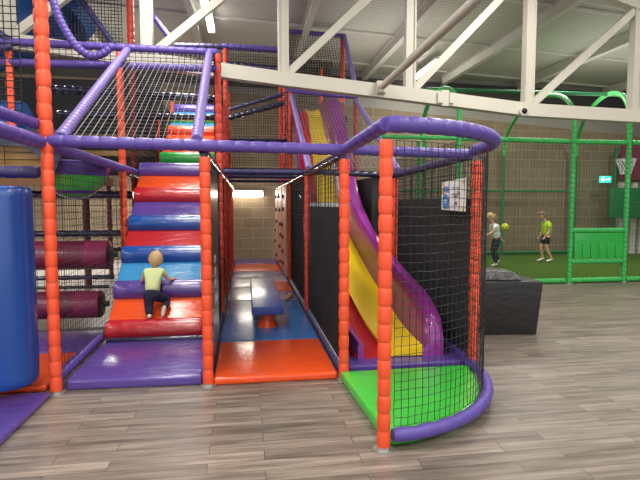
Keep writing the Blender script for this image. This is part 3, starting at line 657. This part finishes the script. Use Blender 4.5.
# ------------------------------------------------------------------ left bay
t = empty('punch_bag', (-1.99, 4.38, .12), 'tall blue padded punch bag hanging at the left edge', 'punch bag')
mb = MB(); zs = [(.12, .2), (.125, .235), (.14, .25), (.2, .256), (.9, .258), (1.66, .256), (1.72, .25), (1.74, .235), (1.745, .2)]
mb.tube([(-1.99, 4.38, z) for z, r in zs], [r for z, r in zs], 40); mb.build('padded_body', M['bag'], t)
mb = MB(); mb.tube([(-1.99, 4.38, 1.74), (-1.99, 4.38, 1.92)], .012, 8); mb.build('hanging_strap', M['black'], t)
def roller(y, z, r, x0, x1, lab):
    t = empty('foam_roller', ((x0+x1)/2, y, z-r), lab, 'roller')
    mb = MB(); mb.tube([(x0, y, z), (x0+.02, y, z), (x1-.34, y, z), (x1-.32, y, z), (x1-.02, y, z), (x1, y, z)], [r*.85, r, r, r, r, r*.85], 28); mb.build('roller_cover', M['maroon'], t)
    mb = MB(); mb.tube([(x1-.3, y, z), (x1-.02, y, z)], r*1.01, 28); mb.build('end_band', M['magenta'], t)
    mb = MB(); mb.tube([(x0-.1, y, z), (x1+.07, y, z)], .035, 12); mb.build('axle', M['greendark'], t)
M['magenta'] = mat('vinyl_magenta', (150, 44, 92), .25, bump=(7, .3))
roller(6.95, .93, .19, -3.6, -1.78, 'upper dark magenta foam roller left of the stairs')
roller(6.5, .36, .17, -3.6, -1.78, 'lower dark magenta foam roller left of the stairs')
# navy panel with opening and yellow board beyond
t = empty('underdeck', (-3.0, 5.9, 1.9), 'yellow board seen under a curved navy surround above the punch bag', 'panel')
MB().box((-3.6, 5.9, 1.9), (-2.1, 5.93, 2.34)).build('yellow_board', M['yellow'], t)
poly = [(-3.6, 2.4), (-1.95, 2.4), (-1.95, 2.2), (-2.05, 1.9), (-2.12, 1.9)]+[(-2.42+.3*math.cos(a), 1.88+.34*math.sin(a)) for a in [i*PI/16 for i in range(1, 8)]]+[(-2.5, 2.22), (-3.6, 2.24)]
n_ = len(poly); MB().add([(x, 5.8, z) for x, z in poly]+[(x, 5.84, z) for x, z in poly], [tuple(range(n_)), tuple(range(n_, 2*n_))[::-1]]+[(i, (i+1) % n_, n_+(i+1) % n_, n_+i) for i in range(n_)]).build('surround', M['navy'], t, smooth=False)
mb = MB()
for q in range(9): mb.tube([(-3.6+q*.13, 5.86, 1.9), (-3.6+q*.13, 5.86, 2.34)], .004, 4)
for q in range(6): mb.tube([(-3.6, 5.86, 1.92+q*.08), (-2.1, 5.86, 1.92+q*.08)], .004, 4)
mb.build('netting', M['cord'], t)
panel((-3.6, 6.9, 1.84), (-1.74, 7.02, 1.94), 'timber_beam', 'brown timber deck edge behind the punch bag top', 'beam', 'timber')
# striped fabric bowl (spider seat)
t = empty('hanging_bowl', (-2.02, 6.4, 1.66), 'purple and lime striped fabric bowl hanging under the left rail', 'fabric bowl')
NB = 10
for k in range(NB):
    mb = MB(); a0, a1 = k/NB, (k+1)/NB; n = 24; cx, cy, rz, rx, ry = -2.01, 6.35, .42, .4, .4; rows = 3
    vs = []
    for j in range(rows+1):
        th = PI/2*(lerp(a0, a1, j/rows)); z = 2.08-rz*(1-math.cos(th)**1.1 if 0 else math.sin(th)**1.3); rr = math.cos(th)**.9
        for q in range(n): vs.append((cx+rx*rr*math.cos(2*PI*q/n), cy+ry*rr*math.sin(2*PI*q/n), z))
    fs = [(j*n+q, j*n+(q+1) % n, (j+1)*n+(q+1) % n, (j+1)*n+q) for j in range(rows) for q in range(n)]
    mb.add(vs, fs); mb.build('fabric_stripe', M['lime' if k in (3, 4, 5, 7) else 'purple'], t)
mb = MB(); mb.tube([(cx+.4*math.cos(2*PI*q/24), cy+.4*math.sin(2*PI*q/24), 2.08) for q in range(25)], .015, 8); mb.build('rim', M['rail'], t)
# dim inner decks of the frame
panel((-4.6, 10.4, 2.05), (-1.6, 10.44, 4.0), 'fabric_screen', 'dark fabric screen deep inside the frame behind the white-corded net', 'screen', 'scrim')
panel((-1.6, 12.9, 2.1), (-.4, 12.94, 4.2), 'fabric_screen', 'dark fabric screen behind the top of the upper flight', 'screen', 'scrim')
panel((-3.6, 9.92, 2.76), (-1.64, 10.02, 2.88), 'deck_edge', 'upper mustard deck edge left of the upper flight', 'beam', 'yellow')
panel((-3.6, 9.92, 2.5), (-1.64, 10.02, 2.6), 'deck_edge', 'lower mustard deck edge left of the upper flight', 'beam', 'yellow')
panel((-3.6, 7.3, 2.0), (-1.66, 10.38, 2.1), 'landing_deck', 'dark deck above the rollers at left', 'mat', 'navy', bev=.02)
# blue tube slide at upper left
t = empty('tube_slide', (-3.3, 9.0, 4.0), 'big blue tube slide at the upper left corner', 'slide')
mb = MB(); mb.tube(curvepts([(-4.6, 8.9, 4.1), (-3.9, 9.0, 4.3), (-3.4, 9.1, 4.6), (-3.2, 9.4, 5.0)]), .5, 28); mb.build('tube_shell', M['bluetube'], t)
mb = MB(); mb.tube([(-3.12, 9.3, 4.75), (-3.0, 9.4, 4.95)], [.53, .53], 28); mb.build('tube_collar', M['bluetube'], t)
t = empty('blue_slide_chute', (-3.4, 8.0, 2.7), 'blue chute piece behind the far left orange post', 'slide')
mb = MB(); mb.tube([(-4.2, 8.0, 2.5), (-3.6, 8.0, 2.75), (-3.15, 8.0, 2.85)], [.4, .38, .25], 20); mb.build('chute_shell', M['bluetube'], t)

# ------------------------------------------------------------------ black cube seat
t = empty('cube_seat', (3.0, 6.1, 0), 'black leather-look cube block beside the slide bay', 'seat')
MB().add([(2.5, 5.72, 0), (3.52, 5.6, 0), (3.55, 6.2, 0), (2.5, 6.3, 0), (2.46, 5.7, .66), (3.58, 5.58, .66), (3.6, 6.22, .66), (2.46, 6.32, .66)],
         [(3,2,1,0),(4,5,6,7),(0,1,5,4),(1,2,6,5),(2,3,7,6),(3,0,4,7)]).build('block', M['black'], t, bevel=.015)
c = MB(); c.add([(2.5, 5.75, .66), (3.36, 5.64, .66), (3.4, 6.15, .66), (2.5, 6.25, .66), (2.54, 5.81, .81), (3.26, 5.71, .77), (3.3, 6.08, .77), (2.54, 6.18, .81)],
         [(3,2,1,0),(4,5,6,7),(0,1,5,4),(1,2,6,5),(2,3,7,6),(3,0,4,7)])
M['wrinkle'] = mat('wrinkled_black_vinyl', (62, 62, 64), .35, bump=(7, 2.5), coat=.3)
tag(c.build('seat_cushion', M['wrinkle'], bevel=.03), 'wrinkled black cushion lying on the black cube', 'cushion')

# ------------------------------------------------------------------ pitch cage
def gpost(x, y, z1, lab, m='greenfoam', r=.048):
    t = empty('padded_post', (x, y, 0), lab, 'post', 'green cage posts'); mb = MB(); padded(mb, [(x, y, .02), (x, y, z1)], r, .1, 12, .2); mb.build('foam_sleeve', M[m], t)
    mb = MB(); mb.tube([(x, y, 0), (x, y, .02)], .07, 16); mb.build('base_plate', M['zinc'], t)
def arch(x0, y0, x1, y1, z0, zp, lab, m='greenfoam'):
    pts = []
    for k in range(25):
        a = PI*k/24; s_ = (1-math.cos(a))/2
        pts.append((lerp(x0, x1, s_), lerp(y0, y1, s_), z0+(zp-z0)*math.sin(a)**.8))
    mb = MB(); padded(mb, pts, .05, .14, 10, .12); tag(mb.build('padded_arch', M[m]), lab, 'arch', 'green cage arches')
gpost(4.06, 9.2, 3.1, 'bright green post at the near left end of the pitch cage, right of its pair')
gpost(4.05, 11.5, 3.1, 'green post of the close pair behind the curved purple rail, left one')
gpost(4.14, 11.3, 3.1, 'green post of the close pair behind the curved purple rail, right one')
gpost(6.47, 9.22, 3.1, 'green front post left of the padded gate panel')
gpost(7.68, 9.2, 3.1, 'green front post right of the padded gate panel')
gpost(10.6, 9.2, 3.1, 'green front post far right outside the view')
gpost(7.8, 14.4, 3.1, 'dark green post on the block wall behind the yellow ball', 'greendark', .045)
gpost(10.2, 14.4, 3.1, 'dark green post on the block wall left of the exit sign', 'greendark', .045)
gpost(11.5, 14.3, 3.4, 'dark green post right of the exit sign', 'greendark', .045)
arch(4.06, 9.2, 4.08, 11.35, 3.1, 4.0, 'bright green padded hoop rising behind the truss left of its centre')
arch(6.47, 9.22, 7.8, 14.4, 3.1, 4.15, 'green padded arch rising from the post left of the gate panel')
arch(7.68, 9.2, 10.2, 14.4, 3.1, 4.25, 'green padded arch rising from the post right of the gate panel')
def grail(a, b, lab, m='greenfoam', r=.05): rail([a, b], lab, m, r, .1, 'green cage rails')
grail((2.4, 9.2, 2.86), (4.0, 9.2, 2.86), 'green rail behind the curved purple rail of the slide bay', r=.04)
grail((4.12, 9.2, 2.86), (6.36, 9.2, 2.84), 'upper green cage rail left of the gate posts')
grail((6.48, 9.2, 2.84), (7.63, 9.2, 2.84), 'upper green cage rail between the gate posts')
grail((7.73, 9.2, 2.84), (10.5, 9.2, 2.82), 'upper green cage rail right of the gate posts')
grail((4.12, 9.2, .06), (6.36, 9.2, .06), 'green kerb rail on the floor left of the gate posts')
grail((6.48, 9.2, .06), (7.63, 9.2, .06), 'green kerb rail on the floor between the gate posts')
grail((7.73, 9.2, .06), (10.5, 9.2, .06), 'green kerb rail on the floor right of the gate posts')
grail((6.48, 9.2, 1.07), (7.63, 9.2, 1.07), 'green rail along the top of the padded gate panel')
grail((6.48, 9.2, .44), (7.63, 9.2, .44), 'green rail along the bottom of the padded gate panel')
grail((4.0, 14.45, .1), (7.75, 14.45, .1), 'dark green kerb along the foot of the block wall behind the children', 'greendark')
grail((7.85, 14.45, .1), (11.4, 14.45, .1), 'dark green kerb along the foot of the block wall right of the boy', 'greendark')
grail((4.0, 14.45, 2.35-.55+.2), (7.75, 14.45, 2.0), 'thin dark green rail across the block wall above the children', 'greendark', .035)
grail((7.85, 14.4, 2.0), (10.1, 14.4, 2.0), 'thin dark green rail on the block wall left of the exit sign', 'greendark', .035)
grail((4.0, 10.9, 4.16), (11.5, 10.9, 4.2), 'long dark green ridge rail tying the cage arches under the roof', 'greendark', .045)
# gate panel with hanging flaps
t = empty('padded_gate_panel', (7.0, 9.2, .5), 'bright green padded panel with hanging flaps between the green gate posts', 'panel')
MB().box((6.53, 9.17, .8), (7.62, 9.21, 1.02)).build('top_pad', M['green'], t, bevel=.01)
for k in range(6):
    x = 6.53+k*.183; MB().add([(x, 9.15, .5), (x+.168, 9.16, .5), (x+.173, 9.17, .84), (x, 9.17, .84), (x+.01, 9.19, .5), (x+.178, 9.19, .5), (x+.173, 9.2, .84), (x, 9.2, .84)],
        [(0,1,2,3),(7,6,5,4),(0,1,5,4),(1,2,6,5),(2,3,7,6),(3,0,4,7)]).build('flap', M['green'], t, bevel=.006)
net(quad((4.1, 9.22, .1), (6.4, 9.22, .1), (6.4, 9.22, 2.84), (4.1, 9.22, 2.84)), 30, 34, 'fine net of the pitch cage left of the gate posts', 'cordgreen', .003)
net(quad((7.55, 9.22, .1), (10.5, 9.22, .1), (10.5, 9.22, 2.84), (7.55, 9.22, 2.84)), 38, 34, 'fine net of the pitch cage right of the gate posts', 'cordgreen', .003)
net(quad((6.47, 9.22, 1.1), (7.5, 9.22, 1.1), (7.5, 9.22, 2.84), (6.47, 9.22, 2.84)), 14, 22, 'fine net above the padded gate panel', 'cordgreen', .003)
net(quad((4.05, 9.25, .1), (4.05, 14.4, .1), (4.05, 14.4, 2.8), (4.05, 9.25, 2.8)), 60, 34, 'dark end net of the pitch cage behind the slide bay', 'cord', .006)
net(quad((4.0, 14.5, .1), (11.4, 14.5, .1), (11.4, 14.5, 3.4), (4.0, 14.5, 3.4)), 90, 40, 'fine net hung along the block wall of the pitch', 'cordgreen', .0025)
# exit sign, boards, basketball hoop
t = empty('exit_sign', (11.080, 14.2, 2.3), 'glowing green emergency exit sign hung on the block wall', 'sign')
MB().box((10.900, 14.2, 2.27), (11.280, 14.25, 2.47)).build('case', M['exit'], t, bevel=.006)
MB().beam((11.1, 14.24, 2.36), (11.1, 14.82, 2.36), .03, .03).build('bracket', M['zinc'], t)
flat_x = lambda polys: None
mb = MB(); mb.box((10.950, 14.185, 2.31), (11.010, 14.2, 2.43)); mb.box((10.980, 14.185, 2.33), (11.060, 14.2, 2.36)); mb.sphere((11.020, 14.19, 2.43), .018, 8, 6)
mb.box((11.110, 14.185, 2.36), (11.180, 14.2, 2.38)); mb.add([(11.180, 14.19, 2.33), (11.240, 14.19, 2.37), (11.180, 14.19, 2.41), (11.180, 14.2, 2.33), (11.240, 14.2, 2.37), (11.180, 14.2, 2.41)], [(0,1,2),(5,4,3),(0,1,4,3),(1,2,5,4),(2,0,3,5)])
mb.build('running_figure_and_arrow', M['exitw'], t)
panel((11.02, 13.85, 1.18), (12.6, 13.95, 2.1), 'padded_board', 'dark green padded board low on the right behind the gate posts', 'board', 'greenpad', bev=.02)
t = empty('basketball_hoop', (11.6, 14.2, 2.5), 'maroon basketball board with white net at the right edge', 'hoop')
MB().box((11.62, 14.2, 2.35), (13.6, 14.26, 3.5)).build('backboard', M['maroonboard'], t, bevel=.01)
mb = MB(); cx, cy = 11.4, 13.75; RR = .28
mb.tube([(cx+RR*math.cos(2*PI*q/20), cy+RR*math.sin(2*PI*q/20), 2.95) for q in range(21)], .014, 6); mb.beam((cx+.1, 14.0, 2.95), (11.75, 14.2, 2.95), .06, .04); mb.build('rim', M['letter'], t)
mb = MB()
for q in range(12):
    for s_ in (-1, 1):
        a, b = 2*PI*q/12, 2*PI*(q+s_)/12
        mb.tube([(cx+RR*math.cos(a), cy+RR*math.sin(a), 2.95), (cx+RR*.7*math.cos(b), cy+RR*.7*math.sin(b), 2.72), (cx+RR*.5*math.cos(a), cy+RR*.5*math.sin(a), 2.5)], .009, 4)
mb.build('net', M['letter'], t)
for k, x in enumerate((11.7, 12.15, 12.45)):
    tag(MB().box((x, 14.3, 0), (x+.16, 14.45, 2.3)).build('pale_column', M['beamw'], bevel=.01), ['pale column right of the exit sign under the hoop', 'pale column at the right edge, middle of three', 'pale column at the right edge, farthest right'][k], 'column', 'pale columns')

# ------------------------------------------------------------------ people
def skinmesh(verts, edges, radii, sub=1):
    me = bpy.data.meshes.new('tmp'); me.from_pydata([V(v) for v in verts], edges, []); me.update()
    o = bpy.data.objects.new('tmp', me); C.objects.link(o)
    sk = o.modifiers.new('s', 'SKIN'); sk.use_smooth_shade = True
    for i, r in enumerate(radii):
        r = r if isinstance(r, tuple) else (r, r); me.skin_vertices[0].data[i].radius = r; me.skin_vertices[0].data[i].use_root = (i == 0)
    if sub: sb = o.modifiers.new('b', 'SUBSURF'); sb.levels = sub; sb.render_levels = sub
    dg = bpy.context.evaluated_depsgraph_get(); dg.update(); ev = o.evaluated_get(dg).to_mesh()
    vs = [v.co.copy() for v in ev.vertices]; fs = [tuple(p.vertices) for p in ev.polygons]
    bpy.data.objects.remove(o); bpy.data.meshes.remove(me); return vs, fs
def chain(pts, radii, sub=1):
    return skinmesh(pts, [(i, i+1) for i in range(len(pts)-1)], radii, sub)
def person(J, lab, s, origin, face, tee, legs, short, hair, shoe, group=None, ponytail=False):
    """J joints in world; s = stature scale (1 = 1.3 m child); face = unit vector the head looks along"""
    t = empty('person', origin, lab, 'person', group)
    g = {k: V(v) for k, v in J.items() if k != 'hs'}
    names = ['pelvis', 'waist', 'chest', 'neck', 'headbase', 'shl', 'ell', 'wrl', 'shr', 'elr', 'wrr', 'hil', 'knl', 'anl', 'tol', 'hir', 'knr', 'anr', 'tor']
    f_ = V(face).normalized(); up = (g['head']-g['neck']).normalized(); g['headbase'] = g['neck'].lerp(g['head'], .45)
    side = f_.cross(up).normalized(); f_ = up.cross(side).normalized()
    rad = {'pelvis': .085, 'waist': .08, 'chest': .09, 'neck': .04, 'headbase': .042, 'shl': .042, 'ell': .03, 'wrl': .022, 'shr': .042, 'elr': .03, 'wrr': .022,
           'hil': .07, 'knl': .045, 'anl': .03, 'tol': .026, 'hir': .07, 'knr': .045, 'anr': .03, 'tor': .026}
    ix = {n: i for i, n in enumerate(names)}
    E_ = [('pelvis', 'waist'), ('waist', 'chest'), ('chest', 'neck'), ('neck', 'headbase'), ('chest', 'shl'), ('shl', 'ell'), ('ell', 'wrl'), ('chest', 'shr'), ('shr', 'elr'), ('elr', 'wrr'),
          ('pelvis', 'hil'), ('hil', 'knl'), ('knl', 'anl'), ('anl', 'tol'), ('pelvis', 'hir'), ('hir', 'knr'), ('knr', 'anr'), ('anr', 'tor')]
    body = MB(); body.add(*skinmesh([g[n] for n in names], [(ix[a], ix[b]) for a, b in E_], [rad[n]*s for n in names], 2))
    # head with face
    hr = .098*s*J.get('hs', 1); hc = g['head']
    hv = MB(); hv.sphere((0, 0, 0), 1, 20, 14)
    pts = []
    for v in hv.v:
        x, y, z = v.x, v.y, v.z        # x side, y forward, z up
        k = 1-.16*max(0, -z)**1.5
        if y > .6 and z < 0: y *= 1-.05
        if abs(x) < .22 and y > .8 and -.35 < z < .1: y += .12
        pts.append(hc+side*x*.84*k*hr+f_*y*.96*k*hr+up*z*1.12*hr)
    body.add(pts, hv.f)
    for sd in (-1, 1): body.sphere(hc+side*sd*hr*.84-f_*.02*s-up*.01*s, hr*.22, 8, 6, (.7, 1, 1.3))
    body.sphere(hc+f_*hr*1.0-up*hr*.12, hr*.14, 8, 6)
    # hands
    for sd, e, w_ in (('l', 'ell', 'wrl'), ('r', 'elr', 'wrr')):
        d = (g[w_]-g[e]).normalized(); sdv = d.cross(f_).normalized() if abs(d.dot(f_)) < .95 else side; n_ = d.cross(sdv)
        body.add(*chain([g[w_]-d*.01*s, g[w_]+d*.025*s, g[w_]+d*.055*s], [(.02*s, .02*s), (.026*s, .018*s), (.026*s, .016*s)], 1))
        for q, ln in enumerate((.042, .05, .046, .036)):
            b_ = g[w_]+d*.05*s+sdv*(q-1.5)*.012*s
            body.add(*chain([b_-d*.01*s, b_+d*ln*.5*s, b_+d*ln*.9*s+n_*.012*s], [.0075*s, .0068*s, .0055*s], 1))
        b_ = g[w_]+d*.02*s-sdv*.018*s
        body.add(*chain([b_, b_-sdv*.016*s+d*.018*s, b_-sdv*.02*s+d*.04*s], [.009*s, .008*s, .0065*s], 1))
    body.build('body', M['skin'], t)
    # eyes and mouth
    mb = MB()
    for sd in (-1, 1): mb.sphere(hc+f_*hr*.9+side*sd*hr*.33+up*hr*.05, hr*.09, 8, 6)
    mb.build('eyes', M['ballblack'], t)
    MB().sphere(hc+f_*hr*.88-up*hr*.48, hr*.14, 8, 6, (1, 1, .4)).build('mouth', M['plast_inner'], t)
    # hair cap
    hm = MB(); hm.sphere((0, 0, 0), 1, 24, 16); pts = []
    for v in hm.v:
        x, y, z = v.x, v.y, v.z; lim = .25 if y > .2 else (-.82 if y < -.1 else -.2)
        k = 1.1+.05*mnoise.noise(V((x*4, y*4, z*5))) if z > lim else .86
        pts.append(hc+side*x*.88*k*hr+f_*(y*.98*k-.06)*hr+up*z*1.12*k*hr)
    hm2 = MB(); hm2.add(pts, hm.f)
    if ponytail: hm2.add(*chain([hc-f_*hr*.9+up*hr*.3, hc-f_*hr*1.5-up*hr*.2, hc-f_*hr*1.4-up*hr*1.2], [.03*s, .035*s, .012*s], 1))
    hm2.build('hair', M[hair], t)
    # shirt
    mb = MB(); k = 1.22
    sh = [g['pelvis'].lerp(g['waist'], .05), g['waist'], g['chest'], g['chest'].lerp(g['neck'], .72), g['shl'], g['shl'].lerp(g['ell'], .62), g['shr'], g['shr'].lerp(g['elr'], .62)]
    mb.add(*skinmesh(sh, [(0, 1), (1, 2), (2, 3), (2, 4), (4, 5), (2, 6), (6, 7)], [r*s for r in (.122, .122, .122, .066, .062, .055, .062, .055)], 2)); mb.build('shirt', M[tee], t)
    # trousers / shorts
    mb = MB(); q = .55 if short else .93
    if short: tr_ = [g['pelvis'], g['hil'], g['hil'].lerp(g['knl'], .75), g['hir'], g['hir'].lerp(g['knr'], .75)]; ed = [(0, 1), (1, 2), (0, 3), (3, 4)]; rr = (.115, .092, .075, .085, .075)
    else: tr_ = [g['pelvis'], g['hil'], g['knl'], g['knl'].lerp(g['anl'], .92), g['hir'], g['knr'], g['knr'].lerp(g['anr'], .92)]; ed = [(0, 1), (1, 2), (2, 3), (0, 4), (4, 5), (5, 6)]; rr = (.116, .096, .075, .05, .096, .075, .05)
    mb.add(*skinmesh([g['waist'].lerp(g['pelvis'], .5)]+tr_, [(0, 1)]+[(a+1, b+1) for a, b in ed], [.112*s]+[r*s for r in rr], 2)); mb.build('shorts' if short else 'trousers', M[legs], t)
    for a, b in (('anl', 'tol'), ('anr', 'tor')):
        d = (g[b]-g[a]); mb = MB(); mb.add(*chain([g[a]-d*.25+V((0, 0, .0)), g[a].lerp(g[b], .5), g[b]+d*.12], [(.036*s, .036*s), (.036*s, .032*s), (.03*s, .026*s)], 2)); mb.build('shoe' if shoe != 'sock' else 'sock', M['sock'], t)
    return t
# toddler on the stairs, seen from behind, hands on the purple bolster
tod = dict(head=(-1.085, 6.22, .935), neck=(-1.085, 6.18, .84), chest=(-1.09, 6.12, .76), waist=(-1.09, 6.02, .63), pelvis=(-1.09, 5.955, .545), hs=1.22,
    shl=(-1.18, 6.13, .80), ell=(-1.24, 6.17, .69), wrl=(-1.235, 6.25, .69), shr=(-.995, 6.13, .80), elr=(-.925, 6.17, .69), wrr=(-.885, 6.26, .69),
    hil=(-1.14, 5.95, .52), knl=(-1.12, 5.93, .41), anl=(-1.105, 5.855, .325), tol=(-1.11, 5.95, .31),
    hir=(-1.03, 5.96, .53), knr=(-.93, 6.08, .46), anr=(-.95, 5.92, .40), tor=(-.965, 5.90, .315))
person(tod, 'blond toddler in a pale green jersey climbing the padded stairs', .74, (-1.09, 5.86, .3), (-.25, 1, .1), 'tee_pale', 'navycloth', False, 'blond', 'sock')
# girl with white jersey leaning to the left
gx, gy = 6.24, 11.9
girl = dict(head=(gx-.12, gy+.02, 1.27), neck=(gx-.06, gy+.02, 1.13), chest=(gx-.02, gy, 1.0), waist=(gx+.03, gy, .84), pelvis=(gx+.07, gy, .72),
    shl=(gx-.02, gy+.13, 1.06), ell=(gx+.14, gy+.2, .86), wrl=(gx+.3, gy+.16, .68), shr=(gx-.02, gy-.13, 1.06), elr=(gx-.14, gy-.18, .9), wrr=(gx-.3, gy-.14, .82),
    hil=(gx+.07, gy+.07, .69), knl=(gx+.02, gy+.1, .4), anl=(gx+.2, gy+.14, .14), tol=(gx+.08, gy+.14, .07),
    hir=(gx+.06, gy-.07, .69), knr=(gx-.06, gy-.08, .4), anr=(gx+.02, gy-.1, .08), tor=(gx-.12, gy-.1, .045))
person(girl, 'child with tied fair hair in a white jersey and navy trousers on the pitch', 1.0, (gx, gy, .02), (-1, .1, -.1), 'tee_white', 'navycloth', False, 'blond', 'shoe', ponytail=True)
bx_, by_ = 8.12, 12.6
boy = dict(head=(bx_-.16, by_, 1.3), neck=(bx_-.08, by_, 1.16), chest=(bx_-.01, by_, 1.02), waist=(bx_+.02, by_, .86), pelvis=(bx_, by_, .73),
    shl=(bx_, by_+.13, 1.07), ell=(bx_-.02, by_+.16, .86), wrl=(bx_-.12, by_+.14, .72), shr=(bx_, by_-.13, 1.07), elr=(bx_-.02, by_-.17, .86), wrr=(bx_-.14, by_-.15, .72),
    hil=(bx_, by_+.07, .70), knl=(bx_-.1, by_+.08, .42), anl=(bx_-.02, by_+.1, .1), tol=(bx_-.18, by_+.1, .05),
    hir=(bx_, by_-.07, .70), knr=(bx_-.04, by_-.08, .42), anr=(bx_+.12, by_-.1, .1), tor=(bx_-.03, by_-.1, .05))
person(boy, 'short-haired child in a lime jersey and black shorts on the pitch', 1.0, (bx_, by_, .02), (-1, 0, 0), 'tee_lime', 'blackcloth', True, 'brownhair', 'shoe')
t = empty('football', (6.74, 12.3, 1.0), 'yellow and black ball in the air between the two children', 'ball')
MB().sphere((6.74, 12.3, 1.0), .1, 20, 14).build('ball_skin', M['ball'], t)
mb = MB()
for d in ((-1, -.3, 0), (0, -1, .3), (-.3, -.8, -.7), (.6, -.7, .5), (.6, -.6, -.5), (-.5, -.6, .8), (0, 0, 1), (0, 0, -1), (1, .2, 0), (0, 1, 0)):
    d = V(d).normalized(); mb.sphere(V((6.74, 12.3, 1.0))+d*.068, .036, 8, 6)
mb.build('black_patches', M['ballblack'], t)
